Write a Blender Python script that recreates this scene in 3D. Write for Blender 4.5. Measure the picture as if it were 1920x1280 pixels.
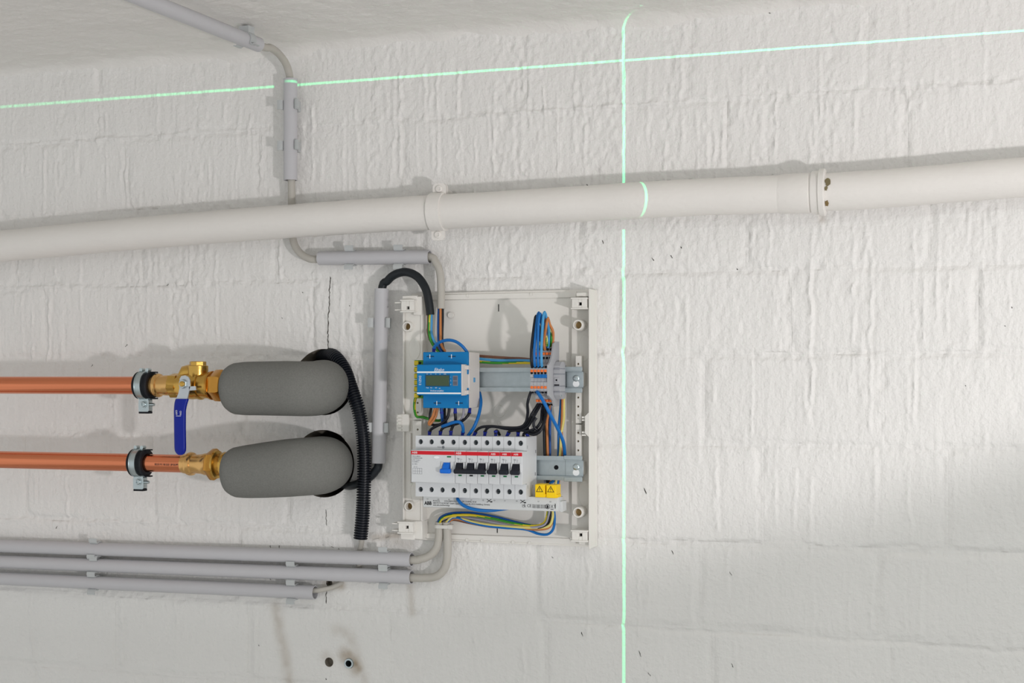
import bpy, math, random
import numpy as np
from mathutils import Vector

random.seed(7)
RNG = np.random.RandomState(11)
scene = bpy.context.scene
COL = scene.collection
for o in list(bpy.data.objects):
    bpy.data.objects.remove(o)

# ------------------------------------------------------------------ camera
F = 2600.0                      # focal length in pixels of the 1920 px frame
TH = math.radians(18.5)         # camera turned left of the wall normal
CX, CY, CZ = 0.678, -2.0265, 0.0
HY = 709.0                      # image row of the eye level (rise of the lens)
cam_d = bpy.data.cameras.new('camera')
cam = bpy.data.objects.new('camera', cam_d)
COL.objects.link(cam)
cam.location = (CX, CY, CZ)
cam.rotation_euler = (math.radians(90), 0, TH)
cam_d.sensor_width = 36.0
cam_d.lens = F / 1920 * 36
cam_d.shift_y = (HY - 640) / 1920
cam_d.clip_start = 0.05
scene.camera = cam

# ------------------------------------------------------------------ world, lamps, exposure
world = bpy.data.worlds.new('room_ambient')
scene.world = world
world.use_nodes = True
bg = world.node_tree.nodes['Background']
bg.inputs[0].default_value = (0.965, 0.995, 1.0, 1)
bg.inputs[1].default_value = 0.75

def lamp(name, kind, loc, target, energy, color, **kw):
    d = bpy.data.lights.new(name, kind)
    o = bpy.data.objects.new(name, d)
    COL.objects.link(o)
    o.location = loc
    o.rotation_euler = (Vector(target) - Vector(loc)).to_track_quat('-Z', 'Y').to_euler()
    d.energy = energy
    d.color = color
    for k, v in kw.items():
        setattr(d, k, v)
    return o

# work lamp on a stand to the right of the camera, tilted up and to the left
KP = Vector((2.05, -2.00, -0.50))
az, el = math.radians(-60), math.radians(42)
kdir = Vector((math.sin(az) * math.cos(el), math.cos(az) * math.cos(el), math.sin(el)))
lamp('work_lamp', 'SPOT', KP, KP + kdir, 101.0, (1.0, 0.955, 0.965),
     spot_size=math.radians(82), spot_blend=0.08, shadow_soft_size=0.055)
# ceiling luminaire in the middle of the cellar
lamp('ceiling_luminaire', 'AREA', (1.10, -1.25, 0.50), (1.10, -1.25, -1.0), 4.5, (0.90, 1.0, 0.96),
     shape='RECTANGLE', size=1.2, size_y=0.25)

# cross-line laser level, self-levelled: one horizontal and one vertical fan of green light
LZ = 0.477
def laser():
    d = bpy.data.lights.new('laser_level', 'POINT')
    o = bpy.data.objects.new('laser_level', d)
    COL.objects.link(o)
    o.location = (0.177 + 0.70 * 1.3, -1.3, LZ)
    d.shadow_soft_size = 0.0
    d.energy = 1.0
    d.use_nodes = True
    nt = d.node_tree
    N = nt.nodes
    em = N['Emission']
    geo = N.new('ShaderNodeNewGeometry')
    def math_(op, a, b=None):
        n = N.new('ShaderNodeMath'); n.operation = op
        for i, v in enumerate((a, b)):
            if v is None: continue
            if isinstance(v, (int, float)): n.inputs[i].default_value = v
            else: nt.links.new(v, n.inputs[i])
        return n.outputs[0]
    def dot_(vec):
        n = N.new('ShaderNodeVectorMath'); n.operation = 'DOT_PRODUCT'
        nt.links.new(geo.outputs['Incoming'], n.inputs[0]); n.inputs[1].default_value = vec
        return n.outputs['Value']
    k = 1 / math.hypot(1, 0.70)
    hz = dot_((0, 0, 1))
    vt = dot_((k, 0.70 * k, 0))
    fw = dot_((-0.70 * k, k, 0))
    up = math_('MULTIPLY', hz, math_('SIGN', fw))          # sign of the fan's elevation
    w = 0.00125
    def fan(v):
        a = math_('ABSOLUTE', v)
        return math_('MAXIMUM', math_('SUBTRACT', 1.0, math_('POWER', math_('DIVIDE', a, w), 4.0)), 0.0)
    front = math_('LESS_THAN', up, 0.0445)
    m = math_('MAXIMUM', fan(hz), math_('MULTIPLY', fan(vt), front))
    nt.links.new(math_('MULTIPLY', m, 165.0), em.inputs['Strength'])
    em.inputs['Color'].default_value = (0.045, 1.0, 0.34, 1)
laser()

vs = scene.view_settings
vs.view_transform = 'Standard'
vs.look = 'None'
vs.gamma = 1.0
vs.use_curve_mapping = False
vs.exposure = 0.0

# ------------------------------------------------------------------ geometry helpers
def P(px, py, h=0.0):
    """point at distance h in front of the wall plane that the photo shows at pixel (px, py)"""
    u = (px - 960) / F
    v = (HY - py) / F
    t = (-CY - h) / (math.cos(TH) + u * math.sin(TH))
    return Vector((CX + t * (-math.sin(TH) + u * math.cos(TH)), -h, t * v))
def X(px, h=0.0): return P(px, HY, h).x
def Z(px, py, h=0.0): return P(px, py, h).z

class MB:
    def __init__(s): s.v = []; s.f = []; s.m = []
    def add(s, vs_, fs, mi=0):
        b = len(s.v)
        s.v += [tuple(p) for p in vs_]
        s.f += [tuple(b + i for i in f) for f in fs]
        s.m += [mi] * len(fs)
    # box: x range, h range (distance from wall), z range
    def box(s, x0, x1, h0, h1, z0, z1, b=0.0, mi=0):
        if x0 > x1: x0, x1 = x1, x0
        if h0 > h1: h0, h1 = h1, h0
        if z0 > z1: z0, z1 = z1, z0
        b = min(b, (x1 - x0) * .45, (h1 - h0) * .45, (z1 - z0) * .45)
        lo = (x0, -h1, z0); hi = (x1, -h0, z1)
        if b <= 0:
            vs_ = [(hi[0] if i & 1 else lo[0], hi[1] if i & 2 else lo[1], hi[2] if i & 4 else lo[2]) for i in range(8)]
            s.add(vs_, [(0, 4, 6, 2), (1, 3, 7, 5), (0, 1, 5, 4), (2, 6, 7, 3), (0, 2, 3, 1), (4, 5, 7, 6)], mi)
            return
        vs_ = []; idx = {}
        for i in range(8):
            sg = [(i >> k) & 1 for k in range(3)]
            for ax in range(3):
                p = []
                for k in range(3):
                    e = hi[k] if sg[k] else lo[k]
                    if k != ax: e += -b if sg[k] else b
                    p.append(e)
                idx[(i, ax)] = len(vs_); vs_.append(tuple(p))
        fs = []
        for ax in range(3):
            o1, o2 = [k for k in range(3) if k != ax]
            for sd in (0, 1):
                c = []
                for (a, b_) in ((0, 0), (1, 0), (1, 1), (0, 1)):
                    i = (sd << ax) | (a << o1) | (b_ << o2); c.append(idx[(i, ax)])
                fs.append(tuple(c))
        for ax in range(3):          # edges along ax
            o1, o2 = [k for k in range(3) if k != ax]
            for a in (0, 1):
                for b_ in (0, 1):
                    i0 = (a << o1) | (b_ << o2); i1 = i0 | (1 << ax)
                    fs.append((idx[(i0, o1)], idx[(i1, o1)], idx[(i1, o2)], idx[(i0, o2)]))
        for i in range(8): fs.append((idx[(i, 0)], idx[(i, 1)], idx[(i, 2)]))
        s.add(vs_, fs, mi)
    def rings(s, rings, cap0=True, cap1=True, mi=0, mif=None):
        n = len(rings[0]); vs_ = [p for r in rings for p in r]; b = len(s.v)
        s.v += [tuple(p) for p in vs_]
        for i in range(len(rings) - 1):
            for k in range(n):
                k2 = (k + 1) % n
                s.f.append((b + i * n + k, b + i * n + k2, b + (i + 1) * n + k2, b + (i + 1) * n + k))
                s.m.append(mif(i, k) if mif else mi)
        if cap0: s.f.append(tuple(b + k for k in range(n))[::-1]); s.m.append(mi)
        if cap1: s.f.append(tuple(b + (len(rings) - 1) * n + k for k in range(n))); s.m.append(mi)
    def tube(s, pts, r, n=12, cap=True, mi=0, mif=None):
        pts = [Vector(p) for p in pts]
        rr = r if isinstance(r, (list, tuple)) else [r] * len(pts)
        T = []
        for i in range(len(pts)):
            a = pts[max(i - 1, 0)]; c = pts[min(i + 1, len(pts) - 1)]
            T.append((c - a).normalized())
        up = Vector((0, -1, 0))
        if abs(T[0].dot(up)) > .9: up = Vector((0, 0, 1))
        nrm = (up - T[0] * up.dot(T[0])).normalized()
        R = []
        for i, p in enumerate(pts):
            nrm = (nrm - T[i] * nrm.dot(T[i])).normalized()
            bn = T[i].cross(nrm)
            R.append([p + (nrm * math.cos(2 * math.pi * k / n) + bn * math.sin(2 * math.pi * k / n)) * rr[i] for k in range(n)])
        s.rings(R, cap, cap, mi, mif)
    def cyl(s, p0, p1, r0, r1=None, n=20, cap=True, mi=0):
        s.tube([p0, p1], [r0, r0 if r1 is None else r1], n, cap, mi)
    # lathe about an axis: prof = [(distance along axis, radius)]
    def lathe(s, o, ax, prof, n=28, mi=0, cap=True, sides=None, phase=0.0):
        o = Vector(o); ax = Vector(ax).normalized()
        a = Vector((0, -1, 0)) if abs(ax.y) < .9 else Vector((0, 0, 1))
        a = (a - ax * a.dot(ax)).normalized(); b = ax.cross(a)
        n = sides or n
        R = []
        for d, r in prof:
            R.append([o + ax * d + (a * math.cos(2 * math.pi * k / n + phase) + b * math.sin(2 * math.pi * k / n + phase)) * r for k in range(n)])
        s.rings(R, cap, cap, mi)
    def hollow(s, p0, p1, ro, ri, n=24, mi=0):
        p0 = Vector(p0); p1 = Vector(p1); ax = (p1 - p0); L = ax.length
        prof = [(0, ri), (0, ro), (L, ro), (L, ri), (0, ri)]
        s.lathe(p0, ax, prof, n, mi, cap=False)
    # prism: polygon in the (z, h) plane extruded along x
    def prism_x(s, poly, x0, x1, mi=0):
        n = len(poly)
        vs_ = [(x0, -h, z) for z, h in poly] + [(x1, -h, z) for z, h in poly]
        fs = [tuple(range(n)), tuple(range(2 * n - 1, n - 1, -1))] + [(i, i + n, (i + 1) % n + n, (i + 1) % n) for i in range(n)]
        s.add(vs_, fs, mi)
    # prism: polygon in the (x, z) plane from h0 to h1
    def prism_h(s, poly, h0, h1, mi=0):
        n = len(poly)
        vs_ = [(x, -h0, z) for x, z in poly] + [(x, -h1, z) for x, z in poly]
        fs = [tuple(range(n)), tuple(range(2 * n - 1, n - 1, -1))] + [(i, i + n, (i + 1) % n + n, (i + 1) % n) for i in range(n)]
        s.add(vs_, fs, mi)
    # front plate with a round hole and the wall of the hole
    def holed(s, x0, x1, z0, z1, h, depth, cx, cz, r, n=24, mi=0):
        pts = []; 
        for k in range(n):
            a = 2 * math.pi * k / n
            dx, dz = math.cos(a), math.sin(a)
            t = min(((x1 if dx > 0 else x0) - cx) / dx if abs(dx) > 1e-9 else 9, ((z1 if dz > 0 else z0) - cz) / dz if abs(dz) > 1e-9 else 9)
            pts.append((cx + dx * t, cz + dz * t))
        # pull the closest samples into the corners
        for X_, Z_ in ((x0, z0), (x0, z1), (x1, z0), (x1, z1)):
            i = min(range(n), key=lambda q: (pts[q][0] - X_) ** 2 + (pts[q][1] - Z_) ** 2); pts[i] = (X_, Z_)
        ring = [(cx + math.cos(2 * math.pi * k / n) * r, cz + math.sin(2 * math.pi * k / n) * r) for k in range(n)]
        A = [(x, -h + depth, z) for x, z in pts]; B = [(x, -h, z) for x, z in pts]
        C_ = [(x, -h, z) for x, z in ring]; D = [(x, -h + depth, z) for x, z in ring]
        s.rings([A, B, C_, D], False, False, mi)

ORG = {}
def finish(name, me, mat, parent=None, origin=None, smooth=True, angle=38):
    mats = mat if isinstance(mat, (list, tuple)) else [mat]
    for m in mats: me.materials.append(m)
    o = bpy.data.objects.new(name, me)
    COL.objects.link(o)
    if parent is not None:
        o.parent = parent
    elif origin is not None:
        o.location = origin
    ORG[o.name] = Vector(origin) if origin is not None else ORG[parent.name]
    if smooth:
        me.polygons.foreach_set('use_smooth', [True] * len(me.polygons))
        if angle: me.set_sharp_from_angle(angle=math.radians(angle))
    return o
def build(name, mb, mat, parent=None, smooth=True, angle=38):
    """one mesh object; world coordinates in, origin at the thing's root"""
    if parent is not None:
        org = ORG[parent.name]
    else:
        a = np.array(mb.v); lo = a.min(0); hi = a.max(0)
        org = Vector(((lo[0] + hi[0]) / 2, hi[1], (lo[2] + hi[2]) / 2))
    me = bpy.data.meshes.new(name)
    me.from_pydata([(v[0] - org[0], v[1] - org[1], v[2] - org[2]) for v in mb.v], [], mb.f)
    me.polygons.foreach_set('material_index', mb.m)
    me.validate(); me.update()
    # consistent normals
    import bmesh
    bm = bmesh.new(); bm.from_mesh(me); bmesh.ops.recalc_face_normals(bm, faces=bm.faces); bm.to_mesh(me); bm.free()
    return finish(name, me, mat, parent, None if parent is not None else org, smooth, angle)
def thing(name, label, cat, loc, group=None):
    o = bpy.data.objects.new(name, None)
    COL.objects.link(o)
    o.empty_display_size = .02
    o.location = loc
    ORG[o.name] = Vector(loc)
    return tag(o, label, cat, group)
def tag(o, label, cat, group=None):
    o['label'] = label; o['category'] = cat
    if group: o['group'] = group
    return o
def struct(o): o['kind'] = 'structure'; return o

def spline(ctrl, step=0.004):
    """Catmull-Rom through the control points, evenly sampled"""
    p = [Vector(c) for c in ctrl]
    if len(p) == 2: return p
    p = [p[0] * 2 - p[1]] + p + [p[-1] * 2 - p[-2]]
    out = []
    for i in range(1, len(p) - 2):
        n = max(2, int((p[i + 1] - p[i]).length / step))
        for k in range(n):
            t = k / n
            a, b, c, d = p[i - 1], p[i], p[i + 1], p[i + 2]
            out.append(0.5 * ((2 * b) + (c - a) * t + (2 * a - 5 * b + 4 * c - d) * t * t + (3 * b - a - 3 * c + d) * t ** 3))
    out.append(p[-2])
    return out

def text_obj(name, body, size, x, h, z, mat, parent, align='LEFT', rot=0.0, squeeze=1.0, shear=0.0, thick=0.00008, bold=0.0):
    cu = bpy.data.curves.new('t', 'FONT')
    cu.body = body; cu.size = size; cu.extrude = thick; cu.align_x = align; cu.align_y = 'CENTER'
    cu.resolution_u = 2; cu.shear = shear; cu.offset = bold
    t = bpy.data.objects.new('t', cu)
    me = bpy.data.meshes.new_from_object(t)
    bpy.data.objects.remove(t)
    bpy.data.curves.remove(cu)
    org = ORG[parent.name]
    c, s_ = math.cos(rot), math.sin(rot)
    for v in me.vertices:
        a, b, d = v.co.x * squeeze, v.co.y, v.co.z
        v.co = (x + a * c - b * s_ - org[0], -h - d - org[1], z + a * s_ + b * c - org[2])
    me.materials.clear()
    me.name = name
    return finish(name, me, mat, parent, None, False)

# ------------------------------------------------------------------ materials
def lin(c): return tuple(((v / 255) / 12.92 if v / 255 <= .04045 else ((v / 255 + .055) / 1.055) ** 2.4) for v in c) + (1,)
MATS = {}
def mat(name, rgb, rough=.5, metal=0.0, var=.06, scale=60.0, bump=0.0, bscale=300.0, spec=.28, coat=0.0, stretch=None):
    if name in MATS: return MATS[name]
    m = bpy.data.materials.new(name); m.use_nodes = True
    nt = m.node_tree; b = nt.nodes['Principled BSDF']
    b.inputs['Roughness'].default_value = rough
    b.inputs['Metallic'].default_value = metal
    b.inputs['Specular IOR Level'].default_value = spec
    b.inputs['Coat Weight'].default_value = coat
    tc = nt.nodes.new('ShaderNodeTexCoord')
    nz = nt.nodes.new('ShaderNodeTexNoise'); nz.inputs['Scale'].default_value = scale; nz.inputs['Detail'].default_value = 4
    if stretch:
        mp = nt.nodes.new('ShaderNodeMapping'); mp.inputs['Scale'].default_value = stretch
        nt.links.new(tc.outputs['Object'], mp.inputs['Vector']); nt.links.new(mp.outputs[0], nz.inputs['Vector'])
    else: nt.links.new(tc.outputs['Object'], nz.inputs['Vector'])
    mx = nt.nodes.new('ShaderNodeMix'); mx.data_type = 'RGBA'
    c = lin(rgb)
    mx.inputs[6].default_value = tuple(v * (1 - var) for v in c[:3]) + (1,)
    mx.inputs[7].default_value = tuple(min(1, v * (1 + var)) for v in c[:3]) + (1,)
    nt.links.new(nz.outputs['Fac'], mx.inputs[0])
    nt.links.new(mx.outputs[2], b.inputs['Base Color'])
    if bump:
        n2 = nt.nodes.new('ShaderNodeTexNoise'); n2.inputs['Scale'].default_value = bscale; n2.inputs['Detail'].default_value = 3
        nt.links.new(tc.outputs['Object'], n2.inputs['Vector'])
        bp = nt.nodes.new('ShaderNodeBump'); bp.inputs['Strength'].default_value = 1.0; bp.inputs['Distance'].default_value = bump
        nt.links.new(n2.outputs['Fac'], bp.inputs['Height']); nt.links.new(bp.outputs[0], b.inputs['Normal'])
    MATS[name] = m
    return m

M_white_pipe = mat('painted_pipe', (228, 224, 219), .42, var=.03, scale=14, bump=.0006, bscale=120)
M_box = mat('enclosure_plastic', (228, 225, 219), .38, var=.02)
M_conduit = mat('conduit_plastic', (190, 189, 192), .42, var=.02)
M_clip = mat('clip_plastic', (184, 187, 187), .45, var=.03)
M_cable = mat('cable_grey', (182, 178, 170), .5, var=.04)
M_blackcable = mat('cable_black', (30, 34, 38), .42, var=.1)
M_corr = mat('corrugated_black', (22, 26, 34), .38, var=.1)
M_foam = mat('foam_grey', (121, 121, 117), .9, var=.22, scale=420, bump=.0008, bscale=700, spec=.2)
M_copper = mat('copper', (224, 136, 98), .20, 1.0, var=.34, scale=26, bump=.00012, bscale=40, stretch=(.06, 4, 4))  # lengthwise colour streaks: tarnish, also standing in for dark reflections
M_brass = mat('brass', (206, 164, 84), .27, 1.0, var=.12, scale=50, bump=.0002, bscale=200)
M_bronze = mat('bronze_fitting', (222, 176, 112), .26, 1.0, var=.1, scale=70)
M_nutbrass = mat('union_brass', (196, 142, 66), .22, 1.0, var=.1)
M_steel = mat('zinc_steel', (186, 196, 198), .32, 1.0, var=.1, scale=90)
M_rail = mat('rail_zinc', (178, 188, 192), .40, 0.8, var=.12, scale=120)
M_rubber = mat('rubber_black', (20, 22, 28), .6, var=.1)
M_leverblue = mat('grip_blue', (0, 28, 140), .36, var=.05)
M_lever = mat('lever_steel', (196, 200, 204), .35, .9, var=.06)
M_meter = mat('meter_blue', (0, 118, 180), .42, var=.03)
M_meterw = mat('meter_grey', (214, 208, 204), .45, var=.02)
M_lcd = mat('lcd_glass', (66, 84, 62), .18, var=.03)
M_dkgrey = mat('button_grey', (120, 124, 136), .5)
M_breaker = mat('breaker_grey', (210, 212, 214), .42, var=.02)
M_red = mat('stripe_red', (205, 24, 40), .4, var=.02)
M_ink = mat('ink_black', (24, 26, 30), .6, var=.02)
M_inkgrey = mat('ink_grey', (128, 132, 138), .6, var=.02)
M_inkw = mat('ink_white', (236, 238, 240), .5, var=.02)
M_togblack = mat('toggle_black', (26, 29, 38), .4, var=.05)
M_togblue = mat('toggle_blue', (22, 108, 212), .4, var=.03)
M_green = mat('indicator_green', (20, 110, 62), .5)
M_term = mat('terminal_grey', (170, 171, 175), .5, var=.03)
M_termd = mat('terminal_dark', (140, 142, 150), .5, var=.03)
M_orange = mat('push_orange', (238, 118, 52), .45, var=.03)
M_well = mat('terminal_steel', (98, 106, 110), .35, 1.0, var=.2, scale=400)
M_hole = mat('hole_dark', (14, 15, 20), .8, var=.05)
M_tan = mat('plug_tan', (150, 124, 82), .7, var=.1)
M_yellow = mat('cap_yellow', (248, 206, 16), .4, var=.02)
M_busbar = mat('busbar_grey', (204, 206, 206), .45, var=.02)
M_conc = mat('cut_concrete', (150, 142, 130), .9, var=.25, scale=90, bump=.0015, bscale=150)
M_ferrule = mat('ferrule_blue', (34, 48, 150), .4)
M_tie = mat('tie_natural', (214, 212, 206), .45)
M_pegreen = mat('pe_green', (88, 148, 52), .5, var=.1)
M_wblue = mat('wire_blue', (16, 104, 178), .36, var=.04)
M_wblue2 = mat('wire_dark_blue', (22, 78, 150), .38, var=.04)
M_wlight = mat('wire_light_blue', (72, 150, 200), .38, var=.04)
M_wblack = mat('wire_black', (22, 24, 32), .34, var=.06)
M_wbrown = mat('wire_brown', (112, 76, 60), .4, var=.06)
M_worange = mat('wire_orange_brown', (190, 122, 72), .4, var=.05)
M_wgrey = mat('wire_grey', (158, 156, 168), .4, var=.04)
M_wyellow = mat('wire_yellow', (214, 190, 48), .4, var=.05)
M_wgreen = mat('wire_green', (58, 140, 48), .4, var=.05)
M_wpale = mat('wire_pale_yellow', (222, 208, 126), .4, var=.05)
M_crack = mat('crack_dark', (70, 66, 62), .95, var=.3, scale=300)
M_rust = mat('rust', (128, 108, 72), .9, var=.3, scale=200)
M_bare = mat('chipped_iron', (122, 112, 84), .85, var=.3, scale=300)
# ------------------------------------------------------------------ painted masonry material
def masonry(name, rgb, bump1, bump2):
    m = bpy.data.materials.new(name); m.use_nodes = True
    nt = m.node_tree; N = nt.nodes; L = nt.links; b = N['Principled BSDF']
    b.inputs['Roughness'].default_value = .55
    b.inputs['Specular IOR Level'].default_value = .35
    tc = N.new('ShaderNodeNewGeometry')
    def noise(scale, detail=4, vec=None, rough=.55):
        n = N.new('ShaderNodeTexNoise'); n.inputs['Scale'].default_value = scale; n.inputs['Detail'].default_value = detail
        n.inputs['Roughness'].default_value = rough
        L.new(vec or tc.outputs['Position'], n.inputs['Vector']); return n.outputs['Fac']
    mp = N.new('ShaderNodeMapping'); mp.inputs['Scale'].default_value = (1, 1, .22)
    L.new(tc.outputs['Position'], mp.inputs['Vector'])
    mx = N.new('ShaderNodeMix'); mx.data_type = 'RGBA'
    c = lin(rgb)
    mx.inputs[6].default_value = tuple(v * .955 for v in c[:3]) + (1,)
    mx.inputs[7].default_value = tuple(min(1, v * 1.03) for v in c[:3]) + (1,)
    L.new(noise(7, 5), mx.inputs[0])
    at = N.new('ShaderNodeAttribute'); at.attribute_name = 'stain'
    m2 = N.new('ShaderNodeMix'); m2.data_type = 'RGBA'
    L.new(at.outputs['Fac'], m2.inputs[0]); L.new(mx.outputs[2], m2.inputs[6]); m2.inputs[7].default_value = lin((150, 128, 98))
    L.new(m2.outputs[2], b.inputs['Base Color'])
    ad = N.new('ShaderNodeMath'); ad.operation = 'ADD'
    s1 = N.new('ShaderNodeMath'); s1.operation = 'MULTIPLY'; s1.inputs[1].default_value = bump1
    s2 = N.new('ShaderNodeMath'); s2.operation = 'MULTIPLY'; s2.inputs[1].default_value = bump2
    L.new(noise(150, 4), s1.inputs[0]); L.new(noise(95, 3, mp.outputs[0]), s2.inputs[0])
    L.new(s1.outputs[0], ad.inputs[0]); L.new(s2.outputs[0], ad.inputs[1])
    bp = N.new('ShaderNodeBump'); bp.inputs['Strength'].default_value = 1.0; bp.inputs['Distance'].default_value = 1.0
    L.new(ad.outputs[0], bp.inputs['Height']); L.new(bp.outputs[0], b.inputs['Normal'])
    return m
M_wall = masonry('painted_brick', (232, 230, 227), .0021, .0017)
M_ceil = masonry('painted_concrete', (230, 227, 223), .0016, .0004)
M_floor = masonry('cement_floor', (205, 203, 199), .001, .0)

# ------------------------------------------------------------------ wall relief (height field, metres)
def vnoise(x, z, cell, seed, cz=None):
    r = np.random.RandomState(seed); G = r.rand(257, 257)
    cz = cz or cell
    u = x / cell + 1000.37; w = z / cz + 1000.71
    iu = np.floor(u).astype(int); iw = np.floor(w).astype(int)
    fu = u - iu; fw = w - iw
    fu = fu * fu * (3 - 2 * fu); fw = fw * fw * (3 - 2 * fw)
    g = lambda a, b: G[b % 257, a % 257]
    return (g(iu, iw) * (1 - fu) + g(iu + 1, iw) * fu) * (1 - fw) + (g(iu, iw + 1) * (1 - fu) + g(iu + 1, iw + 1) * fu) * fw
def fbm(x, z, cell, seed, octv=3, cz=None):
    a = 0; amp = 1; tot = 0
    for k in range(octv):
        a = a + amp * vnoise(x, z, cell / 2 ** k, seed + k, (cz / 2 ** k) if cz else None); tot += amp; amp *= .5
    return a / tot - .5
def sstep(a, b, x):
    t = np.clip((x - a) / (b - a), 0, 1); return t * t * (3 - 2 * t)

ST = 0.002
XA, XB, ZA, ZB = -1.03, 0.83, -0.60, 0.566
nx = int(round((XB - XA) / ST)) + 1; nz = int(round((ZB - ZA) / ST)) + 1
gx = XA + ST * np.arange(nx); gz = ZA + ST * np.arange(nz)
GX, GZ = np.meshgrid(gx, gz)
ROWZ = [0.566, 0.409, 0.283, 0.159, 0.036, -0.097, -0.243, -0.368, -0.498, -0.60]
ROWX = [-0.746, -0.693, -0.662, -0.599, -0.725, -0.64, -0.73, -0.712, -0.62]      # one head joint of each course
BW = 0.2556
blocks = []          # (ix0, ix1, iz0, iz1) as grid indices
for r in range(9):
    zt, zb = ROWZ[r], ROWZ[r + 1]
    x = ROWX[r]
    while x > XA: x -= BW
    while x < XB:
        a, b = max(x, XA), min(x + BW, XB)
        if b - a > .02: blocks.append((a, b, zb, zt, r))
        x += BW
WOB = 0.0036 * fbm(GX, GZ, .06, 3, 4) * 2
WOX = 0.0050 * fbm(GX, GZ, .05, 9, 4) * 2
MASK = np.zeros((nz, nx)); OFFS = np.zeros((nz, nx))
brng = np.random.RandomState(5)
for a, b, zb, zt, r in blocks:
    sl = (slice(max(0, int((zb - ZA) / ST) - 2), int((zt - ZA) / ST) + 3), slice(max(0, int((a - XA) / ST) - 2), int((b - XA) / ST) + 3))
    x = GX[sl] + WOX[sl]; z = GZ[sl] + WOB[sl]
    rr = .014
    hw, hh = (b - a) / 2 - .004, (zt - zb) / 2 - .004
    qx = np.abs(x - (a + b) / 2) - (hw - rr); qz = np.abs(z - (zt + zb) / 2) - (hh - rr)
    d = np.hypot(np.maximum(qx, 0), np.maximum(qz, 0)) + np.minimum(np.maximum(qx, qz), 0) - rr
    m = sstep(.0025, -.0065, d)
    MASK[sl] = np.maximum(MASK[sl], m)
    of = brng.uniform(-.0005, .0006) + (x - (a + b) / 2) * brng.uniform(-.003, .003) + (z - (zt + zb) / 2) * brng.uniform(-.006, .006)
    OFFS[sl] = np.where(m > .02, of, OFFS[sl])
upper = sstep(-.25, .05, GZ)                     # the upper courses carry thicker, rougher paint
calm = .45 + .55 * np.clip(upper + sstep(.1, -.3, GX) * .6, 0, 1)
H = .0030 * fbm(GX, GZ, .30, 21, 3)
H += MASK * (OFFS + .0004)
lump = fbm(GX, GZ, .012, 31, 3)
fill = sstep(-.14, .16, fbm(GX, GZ, .13, 35, 2))           # how far paint and mortar fill a joint
H += (1 - MASK) * (-.0020 + .0019 * fill + .0050 * lump * calm * (.4 + fill))
H += .0015 * calm * fbm(GX, GZ, .009, 41, 3, cz=.022)
# bands of wrinkled paint that ran down the courses, and crumbs beside the bed joints
band = sstep(-.02, .17, fbm(GX, GZ, .045, 43, 3, cz=.34)) * (.25 + .75 * sstep(-.12, .12, GZ))
H += .0040 * band * (1 - .62 * sstep(.05, .40, GX) * sstep(.27, .12, GZ)) * fbm(GX, GZ, .0066, 45, 2, cz=.012)
bedz = np.min([np.abs(GZ + WOB * 1.5 - z_) for z_ in ROWZ], 0)
H += .0042 * np.exp(-(bedz / .009) ** 2) * fbm(GX, GZ, .008, 47, 2) * sstep(-.22, .12, fbm(GX, GZ, .17, 49, 2)) * calm
H += .0022 * np.clip(fbm(GX, GZ, .02, 51, 3, cz=.05) * sstep(-.05, .2, fbm(GX, GZ, .22, 55, 2)) , -.3, .3) * calm
# rough band where wall and ceiling meet
H += .0030 * sstep(.47, .55, GZ) * fbm(GX, GZ, .010, 61, 3)
# runs of thick paint
def run(x0, zt, zb, amp, w, wig, seed):
    i0 = max(0, int((x0 - .015 - XA) / ST)); i1 = min(nx, int((x0 + .015 - XA) / ST) + 2)
    j0 = max(0, int((zb - .01 - ZA) / ST)); j1 = min(nz, int((zt + .01 - ZA) / ST) + 2)
    if i1 <= i0 or j1 <= j0: return
    zz = gz[j0:j1]
    c = x0 + wig * (vnoise(zz, zz * 0, .022, seed) - .5) * 2 + wig * .5 * (vnoise(zz, zz * 0, .007, seed + 1) - .5)
    e = sstep(zb - .004, zb + .012, zz) * sstep(zt + .004, zt - .012, zz) * (.15 + 1.3 * vnoise(zz, zz * 0, .011, seed + 2)) * (.5 + .9 * vnoise(zz, zz * 0, .005, seed + 3))
    dx = GX[j0:j1, i0:i1] - c[:, None]
    prof = np.exp(-(dx / w) ** 2) - .45 * np.exp(-((dx - 2.0 * w) / (1.2 * w)) ** 2)
    H[j0:j1, i0:i1] += amp * e[:, None] * prof
rr_ = np.random.RandomState(77)
for k in range(330):
    zt = rr_.choice([.46, .40, .29, .16, .045, -.09, -.24], p=[.22, .22, .18, .17, .11, .06, .04]) + rr_.uniform(-.05, .03)
    ln = rr_.uniform(.03, .14)
    run(rr_.uniform(XA, XB), zt, zt - ln, rr_.uniform(.0006, .0018), rr_.uniform(.0016, .0034), rr_.uniform(.0010, .0045), 1000 + k * 3)
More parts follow.
